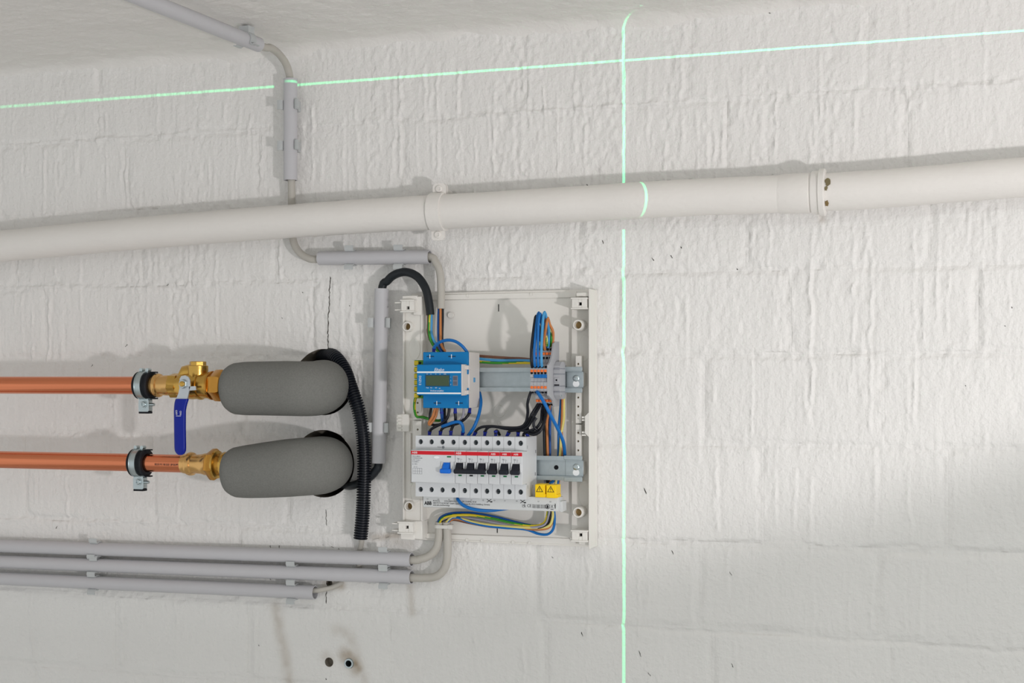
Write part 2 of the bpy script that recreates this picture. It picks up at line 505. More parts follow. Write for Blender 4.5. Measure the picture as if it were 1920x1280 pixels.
for k, (px, y0, y1, amp) in enumerate([(1520, 430, 800, 1.7), (1601, 420, 645, 1.5), (1632, 425, 815, 1.4), (1713, 420, 810, 1.2), (1758, 420, 600, 1.3),
        (1358, 190, 312, 2.0), (1430, 150, 310, 1.0), (1525, 200, 300, 1.2), (1600, 180, 310, 1.0), (1700, 150, 230, 1.6), (1610, 40, 80, 1.2),
        (860, 130, 340, 1.5), (925, 150, 335, 1.4), (978, 130, 330, 1.2), (750, 120, 335, 1.6), (738, 140, 330, 1.2), (820, 130, 330, 1.0), (795, 120, 240, 1.4),
        (1045, 180, 330, 1.5), (1095, 180, 310, 1.1), (490, 250, 365, 1.8), (235, 268, 390, 1.8), (80, 275, 400, 1.6), (185, 195, 248, 1.5), (468, 190, 275, 1.5), (420, 190, 230, 1.4),
        (32, 430, 520, 1.6), (260, 470, 540, 1.6), (278, 470, 690, 1.3), (325, 550, 640, 1.5), (90, 560, 680, 1.8), (150, 480, 640, 1.2), (405, 470, 660, 1.1), (525, 450, 530, 1.8), (580, 540, 650, 1.6),
        (67, 885, 945, 1.5), (125, 890, 1000, 1.3), (335, 890, 990, 1.1), (228, 1140, 1260, 1.7), (330, 1120, 1250, 1.0), (58, 1110, 1250, 1.2), (477, 1160, 1280, 1.6),
        (1058, 1060, 1120, 1.1), (890, 1180, 1250, 1.3), (1103, 1040, 1200, .9), (980, 1200, 1280, 1.2), (1345, 870, 1000, 1.1), (1490, 880, 1010, 1.2), (1520, 890, 1010, 1.1), (1295, 1060, 1170, 1.0), (1634, 1070, 1180, 1.5), (1380, 1190, 1280, .8), (685, 560, 1000, 1.0), (660, 520, 640, 1.0)]):
    a = P(px, y0); b = P(px, y1)
    run((a.x + b.x) / 2, a.z, b.z,   .0016 * amp, .0024, .0034, 5000 + k * 5)
# hand-made ledges of mortar along some bed joints
for k, (z0, xa, xb, amp) in enumerate([(.4085, -1.0, -.42, .0022), (.408, -.1, .8, .0020), (.156, -1.0, -.3, .0018), (.036, .1, .8, .0014), (-.245, -1.0, -.3, .0018), (-.240, .15, .8, -.0022), (-.238, .15, .8, .0012), (-.371, .1, .8, -.0022), (-.372, -1, -.2, .0016), (-.5, -1, 0, .0016)]):
    zc = z0 + .010 * (vnoise(gx, gx * 0, .11, 900 + k) - .5) + .006 * (vnoise(gx, gx * 0, .03, 930 + k) - .5) + .003 * (vnoise(gx, gx * 0, .010, 970 + k) - .5)
    e = sstep(xa, xa + .05, gx) * sstep(xb, xb - .05, gx) * (.4 + .9 * vnoise(gx, gx * 0, .014, 950 + k))
    H += amp * np.exp(-((GZ - zc[None, :]) / .0032) ** 2) * e[None, :]
# box, clips and anchors need a level seat: relief stays within a few millimetres, its mean plane is y = 0
H = np.clip(H, -.0050, .0050) - .0012

STAIN = np.zeros((nz, nx))
def streak(pts, w, amt, seed):
    for (a, b) in zip(pts[:-1], pts[1:]):
        a = P(*a); b = P(*b); ax, azz, bx, bz = a.x, a.z, b.x, b.z
        t = np.clip(((GX - ax) * (bx - ax) + (GZ - azz) * (bz - azz)) / ((bx - ax) ** 2 + (bz - azz) ** 2), 0, 1)
        d = np.hypot(GX - ax - t * (bx - ax), GZ - azz - t * (bz - azz))
        STAIN[:] = np.maximum(STAIN, amt * np.exp(-(d / w) ** 2) * (.55 + .6 * vnoise(GX, GZ, .009, seed)))
streak([(516, 1135), (524, 1180), (535, 1230), (542, 1280)], .010, .34, 70)
streak([(768, 1085), (772, 1150)], .006, .30, 71)
streak([(630, 1180), (655, 1190), (672, 1240), (684, 1280)], .010, .22, 72)
streak([(700, 1008), (745, 1004)], .006, .5, 73)
streak([(735, 1012), (768, 1018)], .008, .28, 74)
streak([(609, 1095), (640, 1098)], .007, .6, 75)
streak([(648, 1228), (664, 1238), (668, 1252)], .0115, .85, 76)
streak([(612, 1232), (618, 1234)], .009, .35, 77)
streak([(1540, 400), (1542, 412)], .006, .25, 78)

HOLES = [(P(606, 716), .0535), (P(606, 869), .0545), (P(617, 1241), .0076), (P(655, 1243), .0082), (P(617, 1093), .006)]
def snap(x, z, cut):
    """pull the rim of a hole onto its circle, mark what lies inside it"""
    for c, r in HOLES:
        d = np.hypot(x - c.x, z - c.z)
        near = (d < r) & (d > r - 1.5 * ST)
        k = np.where(near, r / np.maximum(d, 1e-6), 1.0)
        x = c.x + (x - c.x) * k; z = c.z + (z - c.z) * k
        cut = cut | (d <= r - 1.5 * ST)
    return x, z, cut
def patch(name, i0, i1, j0, j1, height, keep, parent, material, skirt=.0, frame=None):
    """mesh from grid columns i0..i1 and rows j0..j1 of the height field"""
    w = i1 - i0 + 1; hgt = j1 - j0 + 1
    x = GX[j0:j1 + 1, i0:i1 + 1].copy(); z = GZ[j0:j1 + 1, i0:i1 + 1].copy()
    y = -height[j0:j1 + 1, i0:i1 + 1]
    st = STAIN[j0:j1 + 1, i0:i1 + 1].ravel()
    x, z, cut = snap(x, z, np.zeros_like(x, bool))
    k = np.arange(w * hgt).reshape(hgt, w)
    q = np.stack([k[:-1, :-1], k[:-1, 1:], k[1:, 1:], k[1:, :-1]], -1).reshape(-1, 4)
    bad = cut.ravel()
    ok = ~(bad[q].any(1))
    if keep is not None:
        kk = keep[j0:j1 + 1, i0:i1 + 1].ravel(); ok &= kk[q].any(1)
    q = q[ok]
    co = np.stack([x.ravel(), y.ravel(), z.ravel()], -1)
    if skirt:
        ring = np.concatenate([k[0, :], k[1:, -1], k[-1, -2::-1], k[-2:0:-1, 0]])
        back = co[ring].copy(); back[:, 1] = skirt
        n0 = len(co); co = np.concatenate([co, back]); m = len(ring); a = np.arange(m); b = (a + 1) % m
        inh = np.zeros(m, bool)             # no flank where a hole cuts through the brick
        for hc, hr in HOLES: inh |= np.hypot(co[ring][:, 0] - hc.x, co[ring][:, 2] - hc.z) < hr + 1e-5
        sk = np.stack([ring[b], ring[a], n0 + a, n0 + b], -1)
        q = np.concatenate([q, sk[~(inh[a] | inh[b])]])
        st = np.concatenate([st, np.zeros(m)])
    if frame is not None:
        n0 = len(co); fv, ff = frame
        co = np.concatenate([co, np.array(fv)]); q = np.concatenate([q, np.array(ff) + n0]); st = np.concatenate([st, np.zeros(len(fv))])
    used = np.unique(q); remap = np.full(len(co), -1); remap[used] = np.arange(len(used))
    co = co[used]; st = st[used]; q = remap[q]
    me = bpy.data.meshes.new(name)
    me.vertices.add(len(co)); me.vertices.foreach_set('co', co.ravel().astype(np.float32))
    me.loops.add(q.size); me.loops.foreach_set('vertex_index', q.ravel().astype(np.int32))
    me.polygons.add(len(q)); me.polygons.foreach_set('loop_start', np.arange(0, q.size, 4, dtype=np.int32))
    try: me.polygons.foreach_set('loop_total', np.full(len(q), 4, np.int32))
    except Exception: pass
    at = me.attributes.new('stain', 'FLOAT', 'POINT'); at.data.foreach_set('value', st.astype(np.float32))
    me.update(calc_edges=True)
    o = finish(name, me, material, parent, None if parent is not None else (0, 0, 0), False)
    me.polygons.foreach_set('use_smooth', np.ones(len(q), bool))
    if skirt: me.set_sharp_from_angle(angle=math.radians(60))
    return o
INB = np.zeros((nz, nx), bool); DEEP = np.zeros((nz, nx), bool)
rects = []
for a, b, zb, zt, r in blocks:
    g = 1                                   # the joint keeps one cell on either side
    i0 = int(math.ceil((a - XA) / ST)) + (g if a > XA else 0); i1 = int(math.floor((b - XA) / ST)) - (g if b < XB else 0)
    j0 = int(math.ceil((zb - ZA) / ST)) + (g if zb > ZA else 0); j1 = int(math.floor((zt - ZA) / ST)) - (g if zt < ZB else 0)
    i1 = min(i1, nx - 1); j1 = min(j1, nz - 1)
    rects.append((i0, i1, j0, j1)); INB[j0:j1 + 1, i0:i1 + 1] = True; DEEP[j0 + 2:j1 - 1, i0 + 2:i1 - 1] = True
HW = np.where(INB, H - .0004, H)
OX0, OX1, OZ0, OZ1 = -2.4, 2.4, -1.72, 0.72
fv = [(OX0, .001, OZ0), (OX1, .001, OZ0), (OX1, .001, OZ1), (OX0, .001, OZ1), (XA, .001, ZA), (XB, .001, ZA), (XB, .001, ZB), (XA, .001, ZB)]
ff = [(0, 1, 5, 4), (1, 2, 6, 5), (2, 3, 7, 6), (3, 0, 4, 7)]
wall = struct(patch('wall_back', 0, nx - 1, 0, nz - 1, HW, ~DEEP, None, M_wall, frame=(fv, ff)))
tag(wall, 'white painted brick wall with runs of thick paint', 'wall')
for (i0, i1, j0, j1) in rects:
    patch('brick', i0, i1, j0, j1, H, None, wall, M_wall, skirt=.06)
def hgt(x, z):
    i = min(max(int(round((x - XA) / ST)), 0), nx - 1); j = min(max(int(round((z - ZA) / ST)), 0), nz - 1)
    return H[j, i]
# linings of the core holes and of the drill holes
for k, (c, r) in enumerate(HOLES):
    mb = MB(); dep = .16 if r > .02 else (.045 if k == 3 else .014)
    n = 64 if r > .02 else 28
    R_ = []
    for d, q in ((-.0016, 1.0), (.0, 1.004), (.01, 1.0), (dep * .5, 1.0), (dep, .99)):
        R_.append([(c.x + math.cos(2 * math.pi * i / n) * r * q, (-hgt(c.x + math.cos(2 * math.pi * i / n) * (r + .001), c.z + math.sin(2 * math.pi * i / n) * (r + .001)) + .0004 if d <= 0 else d), c.z + math.sin(2 * math.pi * i / n) * r * q) for i in range(n)])
    mb.rings(R_, False, True)
    build('core_hole_lining' if r > .02 else 'drill_hole_lining', mb, M_conc, wall)

# cracks and scuffs in the paint
def sliver(name, pts, w, material=M_crack, seed=0):
    rg = random.Random(seed); mb = MB()
    pp = []
    for a, b in zip(pts[:-1], pts[1:]):
        n = max(2, int(math.dist(a, b) / 3))
        for k in range(n):
            t = k / n; pp.append((a[0] + (b[0] - a[0]) * t + rg.uniform(-.7, .7), a[1] + (b[1] - a[1]) * t))
    pp.append(pts[-1])
    vs_ = []
    for i, p in enumerate(pp):
        q = P(*p); e = w * rg.uniform(.35, 1.0) * (0.15 if i in (0, len(pp) - 1) else 1)
        y = -hgt(q.x, q.z)
        vs_ += [(q.x - e, y - .0001, q.z), (q.x, y - .0008, q.z), (q.x + e, y - .0001, q.z), (q.x, y + .002, q.z)]
    fs = []
    for i in range(len(pp) - 1):
        b = i * 4
        for k in range(4): fs.append((b + k, b + (k + 1) % 4, b + 4 + (k + 1) % 4, b + 4 + k))
    mb.add(vs_, fs)
    return build(name, mb, material, wall)
sliver('paint_crack', [(618, 518), (617, 560), (615, 600), (614, 655)], .0010, seed=1)
sliver('paint_crack', [(612, 1108), (611, 1132)], .0010, seed=2)
sliver('paint_crack', [(611, 955), (612, 985)], .0006, seed=3)
sliver('paint_crack', [(1128, 4), (1142, 16), (1155, 27)], .0009, seed=4)
for k, (x, y, dx, dy, w) in enumerate([(1207, 914, 5, 12, .0009), (1259, 1031, 4, 8, .0007), (1368, 1071, 4, 8, .0006), (1197, 1219, 5, 12, .0008), (1214, 1260, 6, 7, .0007), (1371, 1243, 4, 8, .0007),
        (1090, 1184, 3, 9, .0008), (237, 645, -3, 5, .0010), (173, 683, -3, 4, .0009), (315, 532, -3, 3, .0008), (107, 986, -3, 5, .0009), (1223, 483, 3, 6, .0012), (1258, 478, 2, 6, .0011), (1276, 462, 2, 4, .0010),
        (1381, 503, 1, 3, .0012), (1129, 450, 2, 7, .0008), (566, 547, 1, 2, .0011), (528, 595, 1, 2, .0009), (654, 572, 1, 2, .0011), (506, 1084, 2, 3, .0009), (523, 1022, 1, 6, .0009), (507, 1022, 0, 5, .0008),
        (604, 1021, 5, 1, .0014), (620, 1024, 6, 2, .0016), (634, 1027, 2, 3, .0012), (485, 1208, 1, 3, .0008), (611, 1271, 1, 3, .0010), (700, 1011, 12, -3, .0012), (722, 1008, 8, -2, .0011), (1035, 1043, 2, 3, .0008),
        (1897, 575, 1, 3, .0010), (1884, 610, 1, 2, .0008), (1810, 722, 1, 2, .0009), (1441, 23, 3, 2, .0014), (1250, 338, 8, -1, .0008), (1230, 339, 6, 0, .0010), (1290, 336, 8, -1, .0008), (1100, 345, 2, 3, .0010), (1447, 327, 3, 0, .0010)]):
    sliver('paint_chip', [(x, y), (x + dx * .5, y + dy * .5), (x + dx, y + dy)], w, seed=20 + k)

# ------------------------------------------------------------------ ceiling and floor
cpts = [(0, 133), (330, 106), (480, 96), (640, 76), (880, 51), (1100, 38), (1280, 23), (1440, 4)]
cxs = [P(*c).x for c in cpts]; czs = [P(*c).z for c in cpts]
def ceil_z(x): return np.interp(x, [-2.4] + cxs + [2.4], [czs[0]] + czs + [czs[-1]])
def ceiling():
    ys = np.concatenate([np.arange(0.004, -.70, -.004), np.array([-1.2, -2.0, -3.2])])
    xs = np.concatenate([np.array([-2.4, -1.6]), np.arange(-1.2, 1.0, .004), np.array([1.6, 2.4])])
    x, y = np.meshgrid(xs, ys)
    z = ceil_z(x) * np.exp(np.minimum(y, 0) / .5) + (1 - np.exp(np.minimum(y, 0) / .5)) * .538
    z += .0046 * fbm(x, y, .05, 201, 3) + .0034 * fbm(x * .6 + y * .5, y - x * .25, .014, 205, 3) + .009 * fbm(x, y, .35, 207, 2)
    # lumpy fillet of paint where ceiling meets wall
    z -= .012 * np.exp(y / .010) * (.6 + .8 * vnoise(x, y * 0, .05, 211))
    # traces of the shuttering
    for k in range(46):
        cx, cy = rr_.uniform(-1.1, .3), rr_.uniform(-.5, -.04); a = rr_.uniform(-.5, .1); ln = rr_.uniform(.01, .035)
        u = (x - cx) * math.cos(a) + (y - cy) * math.sin(a); v = -(x - cx) * math.sin(a) + (y - cy) * math.cos(a)
        z -= .0014 * np.exp(-(u / ln) ** 2 - (v / .004) ** 2) * (.3 + vnoise(x, y, .006, 300 + k))
    w, h = len(xs), len(ys); k = np.arange(w * h).reshape(h, w)
    q = np.stack([k[:-1, :-1], k[:-1, 1:], k[1:, 1:], k[1:, :-1]], -1).reshape(-1, 4)
    me = bpy.data.meshes.new('ceiling')
    me.from_pydata(np.stack([x.ravel(), y.ravel(), z.ravel()], -1).tolist(), [], q.tolist())
    o = finish('ceiling', me, M_ceil, None, (0, 0, 0), True, None)
    return tag(struct(o), 'white painted rough concrete ceiling', 'ceiling')
ceiling()
mb = MB(); mb.box(-2.4, 2.4, 0, 3.2, -1.80, -1.72)
tag(struct(build('floor', mb, M_floor, None, False)), 'grey cement cellar floor', 'floor')
# ------------------------------------------------------------------ painted drain pipe with socket and clamp
PR, PH = 0.0265, 0.047
def pipe_c(px, yc, h=PH): return P(px, yc, h)
pc = [pipe_c(*a) for a in ((-160, 476), (0, 461.5), (300, 434), (640, 408), (960, 390), (1280, 371), (1600, 357.5), (1920, 332), (2150, 316))]
# straighten: the sampled axis as a smooth curve
ppath = spline(pc, .012)
pipe = thing('drain_pipe', 'long white painted pipe crossing the wall above the open box', 'pipe', tuple(pc[4]))
mb = MB()
mb.tube(ppath, [PR * (1 + .012 * math.sin(i * .7) * math.sin(i * .23)) for i in range(len(ppath))], 40)
build('pipe_body', mb, M_white_pipe, pipe)
def on_pipe(px):
    x = X(px, PH); i = min(range(1, len(ppath) - 1), key=lambda k: abs(ppath[k].x - x))
    return ppath[i], (ppath[i + 1] - ppath[i - 1]).normalized()
c, d = on_pipe(1508)
mb = MB()
mb.lathe(c, d, [(-.033, PR * .99), (-.028, PR + .0012), (.010, PR + .0020), (.0115, PR + .0008), (.0125, PR + .0006), (.014, PR + .0032), (.024, PR + .0040), (.0245, PR + .0062), (.0315, PR + .0066), (.033, PR + .0045), (.0335, PR * .99)], 48, cap=False)
build('socket', mb, M_white_pipe, pipe)['label'] = 'thicker white painted socket joint'
rg = random.Random(3)
e = d.cross(Vector((0, -1, 0))).normalized()
def blotch(name, s0, ang0, size, material, seed, n=11):
    rg = random.Random(seed); mb = MB(); vs_ = []
    r = PR + .0009
    for lay, rad in ((0, r), (1, r - .004)):
        for k in range(n):
            a = 2 * math.pi * k / n; q = rg.uniform(.55, 1.1) if lay == 0 else .8
            s = s0 + math.cos(a) * size[0] * q; g = ang0 + math.sin(a) * size[1] / r * q
            vs_.append(c + d * s + (Vector((0, -1, 0)) * math.cos(g) + Vector((0, 0, 1)) * math.sin(g)) * rad)
    mb.add(vs_, [tuple(range(n))] + [(k, (k + 1) % n, (k + 1) % n + n, k + n) for k in range(n)])
    return build(name, mb, material, pipe)
blotch('paint_chip', .0375, .42, (.0045, .0065), M_bare, 5)['label'] = 'bare brown spot with flaked paint'
blotch('paint_chip', .0355, .08, (.0025, .0040), M_bare, 6)
blotch('rust_spot', .0360, -.75, (.0035, .0065), M_rust, 7)['label'] = 'small rust stain at the socket'

clamp_c, clamp_d = on_pipe(822)
cl = thing('pipe_strap', 'white painted strap clamp with two screw ears around the drain pipe', 'clamp', tuple(clamp_c + Vector((0, PH, 0))))
mb = MB()
mb.lathe(clamp_c - clamp_d * .0105, clamp_d, [(0, PR), (0, PR + .0032), (.021, PR + .0032), (.021, PR), (0, PR)], 48, cap=False)
build('strap', mb, M_white_pipe, cl)
for sgn in (1, -1):
    zz = clamp_c.z + sgn * (PR + .0085)
    mb = MB()
    hh = .0095
    xx = clamp_c.x + (0.002 if sgn > 0 else 0.0)
    poly = [(xx - .0105, zz - hh * .9), (xx + .0105, zz - hh * .9), (xx + .0105, zz + hh * .5), (xx + .007, zz + hh * .9), (xx - .007, zz + hh * .9), (xx - .0105, zz + hh * .5)]
    if sgn < 0: poly = [(x, 2 * zz - z) for x, z in poly]
    mb.prism_h(poly, PH - .0022, PH + .0022)
    if sgn > 0: mb.prism_h(poly, PH - .0085, PH - .0045)
    ear = build('ear', mb, M_white_pipe, cl)
    mb = MB()
    mb.lathe((xx, -PH - .002, zz), (0, -1, 0), [(0, .0056), (.0022, .0054), (.0034, .0040), (.0034, .0030), (.0022, .0026)], 20)
    mb.box(xx - .0028, xx + .0028, PH + .0038, PH + .0052, zz - .0006, zz + .0006)
    mb.cyl((xx, -PH + .001, zz), (xx, -.0, zz), .0035, n=10) if sgn > 0 else mb.cyl((xx, -PH + .001, zz), (xx, -PH + .007, zz), .0035, n=10)
    build('screw', mb, M_white_pipe, ear)
mb = MB(); mb.cyl((clamp_c.x, -PH + PR - .001, clamp_c.z), (clamp_c.x, .002, clamp_c.z), .005, n=14)
build('stud', mb, M_white_pipe, cl)

# ------------------------------------------------------------------ plastic conduits, clips, cables
CR = 0.0112; CI = 0.0098; CH = 0.0185            # conduit radii, distance of the axis from the wall
def conduit(label, p0, p1, cr=CR):
    mb = MB(); mb.hollow(p0, p1, cr, cr - .0014, 32)
    return tag(build('conduit', mb, M_conduit), label, 'conduit', 'light grey plastic conduits')
def clip(label, c, axis, back, w=.015):
    """spring clip: seat block against the wall plus two arms with flared tips; axis along the conduit, back = towards the wall"""
    c = Vector(c); ax = Vector(axis).normalized(); bk = Vector(back).normalized(); lat = ax.cross(bk)
    r = CR + .0003; th = .0017
    t = thing('conduit_clip', label, 'clip', tuple(c + bk * CH), 'grey plastic conduit clips')
    def strip(line, mb):
        n = len(line); prof = []
        for i, (a, b) in enumerate(line):
            p = Vector(line[max(i - 1, 0)]); q = Vector(line[min(i + 1, n - 1)]); tg = (q - p).normalized(); nm = Vector((-tg.y, tg.x))
            prof.append((a, b, nm))
        out = [(a + nm.x * th / 2, b + nm.y * th / 2) for a, b, nm in prof] + [(a - nm.x * th / 2, b - nm.y * th / 2) for a, b, nm in reversed(prof)]
        m = len(out)
        vs_ = [c + lat * a - bk * b + ax * s for s in (-w / 2, w / 2) for a, b in out]
        fs = []
        for i in range(n - 1):      # quads front and back
            j = m - 1 - i
            fs += [(i, i + 1, j - 1, j), (m + i, m + j, m + j - 1, m + i + 1)]
        fs += [(i, m + i, m + (i + 1) % m, (i + 1) % m) for i in range(m)]
        mb.add(vs_, fs)
    R_ = r + th / 2
    for s in (1, -1):
        line = [(s * R_ * math.cos(a), R_ * math.sin(a)) for a in [math.radians(v) for v in range(-78, 31, 9)]]
        x, y = line[-1]
        line += [(s * (abs(x) + .0008), y + .0012), (s * (abs(x) + .0042), y + .0030), (s * (abs(x) + .0082), y + .0022)]
        mb = MB(); strip(line, mb); build('arm', mb, M_clip, t)
    mb = MB()
    a0 = .0085
    vs_ = [c + lat * a + bk * b + ax * s for s in (-w * .55, w * .55) for a, b in ((-a0, r * .55), (a0, r * .55), (a0, CH + .0015), (-a0, CH + .0015))]
    mb.add(vs_, [(0, 1, 2, 3), (7, 6, 5, 4), (0, 4, 5, 1), (1, 5, 6, 2), (2, 6, 7, 3), (3, 7, 4, 0)])
    build('seat', mb, M_clip, t)
    return t
WB = (0, 1, 0)
# conduit 1: upper vertical piece
v0 = P(544.5, 148, CH); v1 = P(545, 338, CH)
v1.x = v0.x
conduit('short vertical grey conduit hanging between ceiling and drain pipe, crossed by green line', v0, v1)
for y, l in ((197, 'upper clip on the vertical conduit below the green line'), (273, 'lower clip on the vertical conduit just above the drain pipe')):
    clip(l, (v0.x, -CH, Z(545, y, CH)), (0, 0, 1), WB)
# conduit 2: on the ceiling
u0 = Vector((-.374, -.118, .5155)); u1 = Vector((-.418, -.70, .5155))
conduit('grey conduit running along the ceiling toward the viewer', u0, u1)
uc = u0.lerp(u1, .055); clip('clip holding the conduit to the ceiling', uc, u1 - u0, (0, 0, 1))
# conduit 3: short horizontal piece under the drain pipe
w0 = P(599, 484, CH); w1 = P(806, 481.5, CH)
conduit('short horizontal grey conduit just below the drain pipe', w0, w1)
for x, l in ((658, 'left clip on the short horizontal conduit under the drain pipe'), (750, 'right clip on the short horizontal conduit under the drain pipe')):
    t_ = (X(x, CH) - w0.x) / (w1.x - w0.x); clip(l, w0.lerp(w1, t_), w1 - w0, WB)
# conduit 4: vertical piece at the left of the open box
q0 = P(715.5, 541, CH); q1 = P(710, 868, CH)
conduit('vertical grey conduit standing left of the open box', q0, q1)
for y, l in ((605, 'upper clip on the vertical conduit left of the open box'), (801, 'lower clip on the vertical conduit left of the open box')):
    t_ = (y - 541) / (868 - 541.); clip(l, q0.lerp(q1, t_), q1 - q0, WB)
# conduits 5-7: the three long ones at the bottom
low = []
for (xa, ya, xb, yb, l) in ((-90, 1020, 772, 1048.5, 'uppermost of the three parallel conduits at lower left'), (-90, 1049, 772, 1081.5, 'middle one of the three parallel conduits at lower left'),
                            (-90, 1080, 591, 1110.5, 'lowest and shortest of the three parallel conduits at lower left')):
    a = P(xa, ya, CH); b = P(xb, yb, CH); low.append((a, b)); conduit(l, a, b)
for k, x, l in ((0, 180, 'left clip on the uppermost of the three parallel conduits'), (1, 176, 'left clip on the middle one of the three parallel conduits'), (2, 176, 'left clip on the lowest of the three parallel conduits'),
                (1, 549, 'centre clip on the middle one of the three parallel conduits'), (2, 549, 'right clip on the lowest of the three parallel conduits, near its open end'),
                (0, 722, 'clip near the open right end of the uppermost parallel conduit'), (1, 722, 'clip near the open right end of the middle parallel conduit')):
    a, b = low[k]; t_ = (X(x, CH) - a.x) / (b.x - a.x); clip(l, a.lerp(b, t_), b - a, WB)

def cable(name, label, pts, r, material, parent=None, cat='cable', step=.005, n=16):
    mb = MB(); mb.tube(spline(pts, step), r, n)
    return mb
def core_wire(mb, pts, r, n=10, two=False, step=.004):
    sp = spline(pts, step)
    mb.tube(sp, r, n, True, 0, (lambda i, k: 1 if (k + int(i * .35)) % n < n * .42 else 0) if two else None)

# grey cable: ceiling -> vertical conduit -> behind the drain pipe -> short conduit -> box
GR = .0060
g = thing('supply_cable', 'grey sheathed cable from the ceiling conduit through two conduits into the box', 'cable', (v0.x, 0, v0.z))
pts = [u1 + Vector((0, 0, -.001)), u0.lerp(u1, .3), u0 + Vector((0, 0, -.001)), P(508, 90, .085), P(527, 106, .047), P(540, 130, CH + .003), v0 + Vector((0, 0, -.02)), v1 + Vector((.002, 0, .01)), P(547, 400, .011), P(549, 446, .013), P(559, 470, .016), P(578, 484, CH), P(602, 486, CH), w0.lerp(w1, .5), w1 + Vector((-.006, 0, .001)), P(817, 492, .021), P(825, 512, .024), P(827, 545, .026), P(827, 579, .028)]
mb = MB(); mb.tube(spline(pts, .004), GR, 18); build('sheath', mb, M_cable, g)
for nm, m, pt in (('blue_core', M_wblue2, [(823, 576, .028), (822, 600, .030), (822, 630, .032), (824, 652, .034), (832, 664, .036)]),
                  ('brown_core', M_worange, [(826, 576, .030), (826, 600, .032), (826, 625, .034), (827, 644, .036), (833, 656, .036), (842, 664, .036)]),
                  ('black_core', M_wblack, [(830, 576, .028), (830, 600, .030), (829, 630, .031), (830, 648, .032), (836, 664, .034)])):
    mb = MB(); core_wire(mb, [P(*p) for p in pt], .0020); build(nm, mb, m, g)

# black cable: core hole -> vertical conduit -> arch -> box
g = thing('ground_cable', 'thick black cable arching from the vertical conduit top into the box', 'cable', (q0.x, 0, q0.z))
pts = [P(632, 905, -.06), P(645, 909, -.015), P(660, 910, .012), P(683, 901, .018), P(703, 884, CH), q1 + Vector((.001, 0, .012)), q1.lerp(q0, .5), q0 + Vector((.0, 0, -.008)), P(727, 526, .021), P(742, 514, .024), P(762, 510, .027), P(783, 519, .030), P(798, 541, .032), P(804, 566, .033), P(807, 590, .033)]
mb = MB(); mb.tube(spline(pts, .004), [.0066] * 999 if False else .0066, 20); build('sheath', mb, M_blackcable, g)
for nm, m, two, pt in (('brown_core', M_wbrown, False, [(803, 588, .033), (803, 604, .032), (803, 624, .031), (809, 641, .030), (824, 655, .030), (850, 664, .030), (880, 667, .032), (896, 667, .034), (925, 669, .038), (955, 671, .044), (978, 672, .052), (996, 674, .058)]),
                       ('earth_core', [M_wyellow, M_wgreen], True, [(806, 588, .034), (805, 604, .034), (805, 626, .033), (811, 645, .032), (824, 660, .032), (850, 672, .032), (880, 677, .033), (896, 678, .035), (925, 680, .039), (955, 680, .045), (978, 680, .052), (996, 680, .058)]),
                       ('blue_core', M_wlight, False, [(809, 588, .033), (809, 604, .033), (809, 624, .032), (815, 641, .032), (828, 653, .032), (850, 667, .031), (880, 671, .033), (896, 672, .036), (925, 675, .040), (955, 675.5, .046), (978, 675, .053), (996, 676, .060)])):
    mb = MB(); core_wire(mb, [P(*p) for p in pt], .0021, two=two); build(nm, mb, m, g)

# thin cable ends at the lower conduits
mb = MB(); mb.tube(spline([low[2][1] + Vector((-.05, 0, .002)), P(590, 1107, CH), P(606, 1104.5, .014), P(622, 1101, .007), P(634, 1095, .004), P(644, 1090, -.004), P(650, 1088, -.02)], .003), .0040, 12)
tag(build('thin_cable', mb, M_cable), 'thin grey cable leaving the lowest conduit into a hole', 'cable')
mb = MB(); mb.tube(spline([P(682, 985, .022), P(679, 1008, .020), P(677, 1022, .010), P(674, 1034, .004), P(673, 1060, .004), P(668, 1076, .003)], .004), .0042, 12)
tag(build('sensor_cable', mb, M_cable), 'thin grey cable hanging out of the corrugated black tube', 'cable')

# corrugated black tube out of the upper core hole
ctl = [P(600, 664, -.06), P(612, 663, -.02), P(629, 670, .008), P(646, 694, .021), P(659, 730, .028), P(672, 768, .030), P(680, 812, .030), P(683, 862, .028), P(682, 920, .026), P(680, 965, .024), P(676, 1009, .022)]
path = spline(ctl, .00068); rad = [.0097 + .0016 * (1 if (i // 3) % 2 == 0 else -1) for i in range(len(path))]
mb = MB(); mb.tube(path, rad, 22)
tag(build('corrugated_tube', mb, M_corr), 'black corrugated tube curving down out of the upper wall hole', 'tube')

# ------------------------------------------------------------------ copper pipes, clamps, fittings, valve, insulation
KH = 0.100
z1 = Z(140, 722, KH); z2 = Z(140, 864.5, KH); KR = .0143
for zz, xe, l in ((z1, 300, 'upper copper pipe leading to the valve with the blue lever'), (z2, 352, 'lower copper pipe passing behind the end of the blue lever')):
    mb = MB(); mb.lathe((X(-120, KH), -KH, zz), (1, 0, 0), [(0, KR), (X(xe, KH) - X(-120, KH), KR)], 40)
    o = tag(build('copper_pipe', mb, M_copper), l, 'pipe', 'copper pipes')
    if zz == z2:
        rg = random.Random(9); x = X(290, KH + KR)
        mb = MB()
        while x < X(343, KH + KR):
            w_ = rg.uniform(.0004, .0012); a0, a1 = math.radians(-9 + rg.uniform(-2, 2)), math.radians(3)
            for k in range(2):
                r_ = KR + (.00002 if k == 0 else .00014)
            R_ = []
            for xx in (x, x + w_):
                R_.append([(xx, -KH - math.cos(a) * r_, zz + math.sin(a) * r_) for r_ in (KR - .0003, KR + .00012) for a in ((a0, a1) if r_ < KR else (a1, a0))])
            mb.rings(R_); x += w_ + rg.uniform(.0003, .0016)
        build('printed_marking', mb, M_ink, o)['label'] = 'black printed marking line on copper'

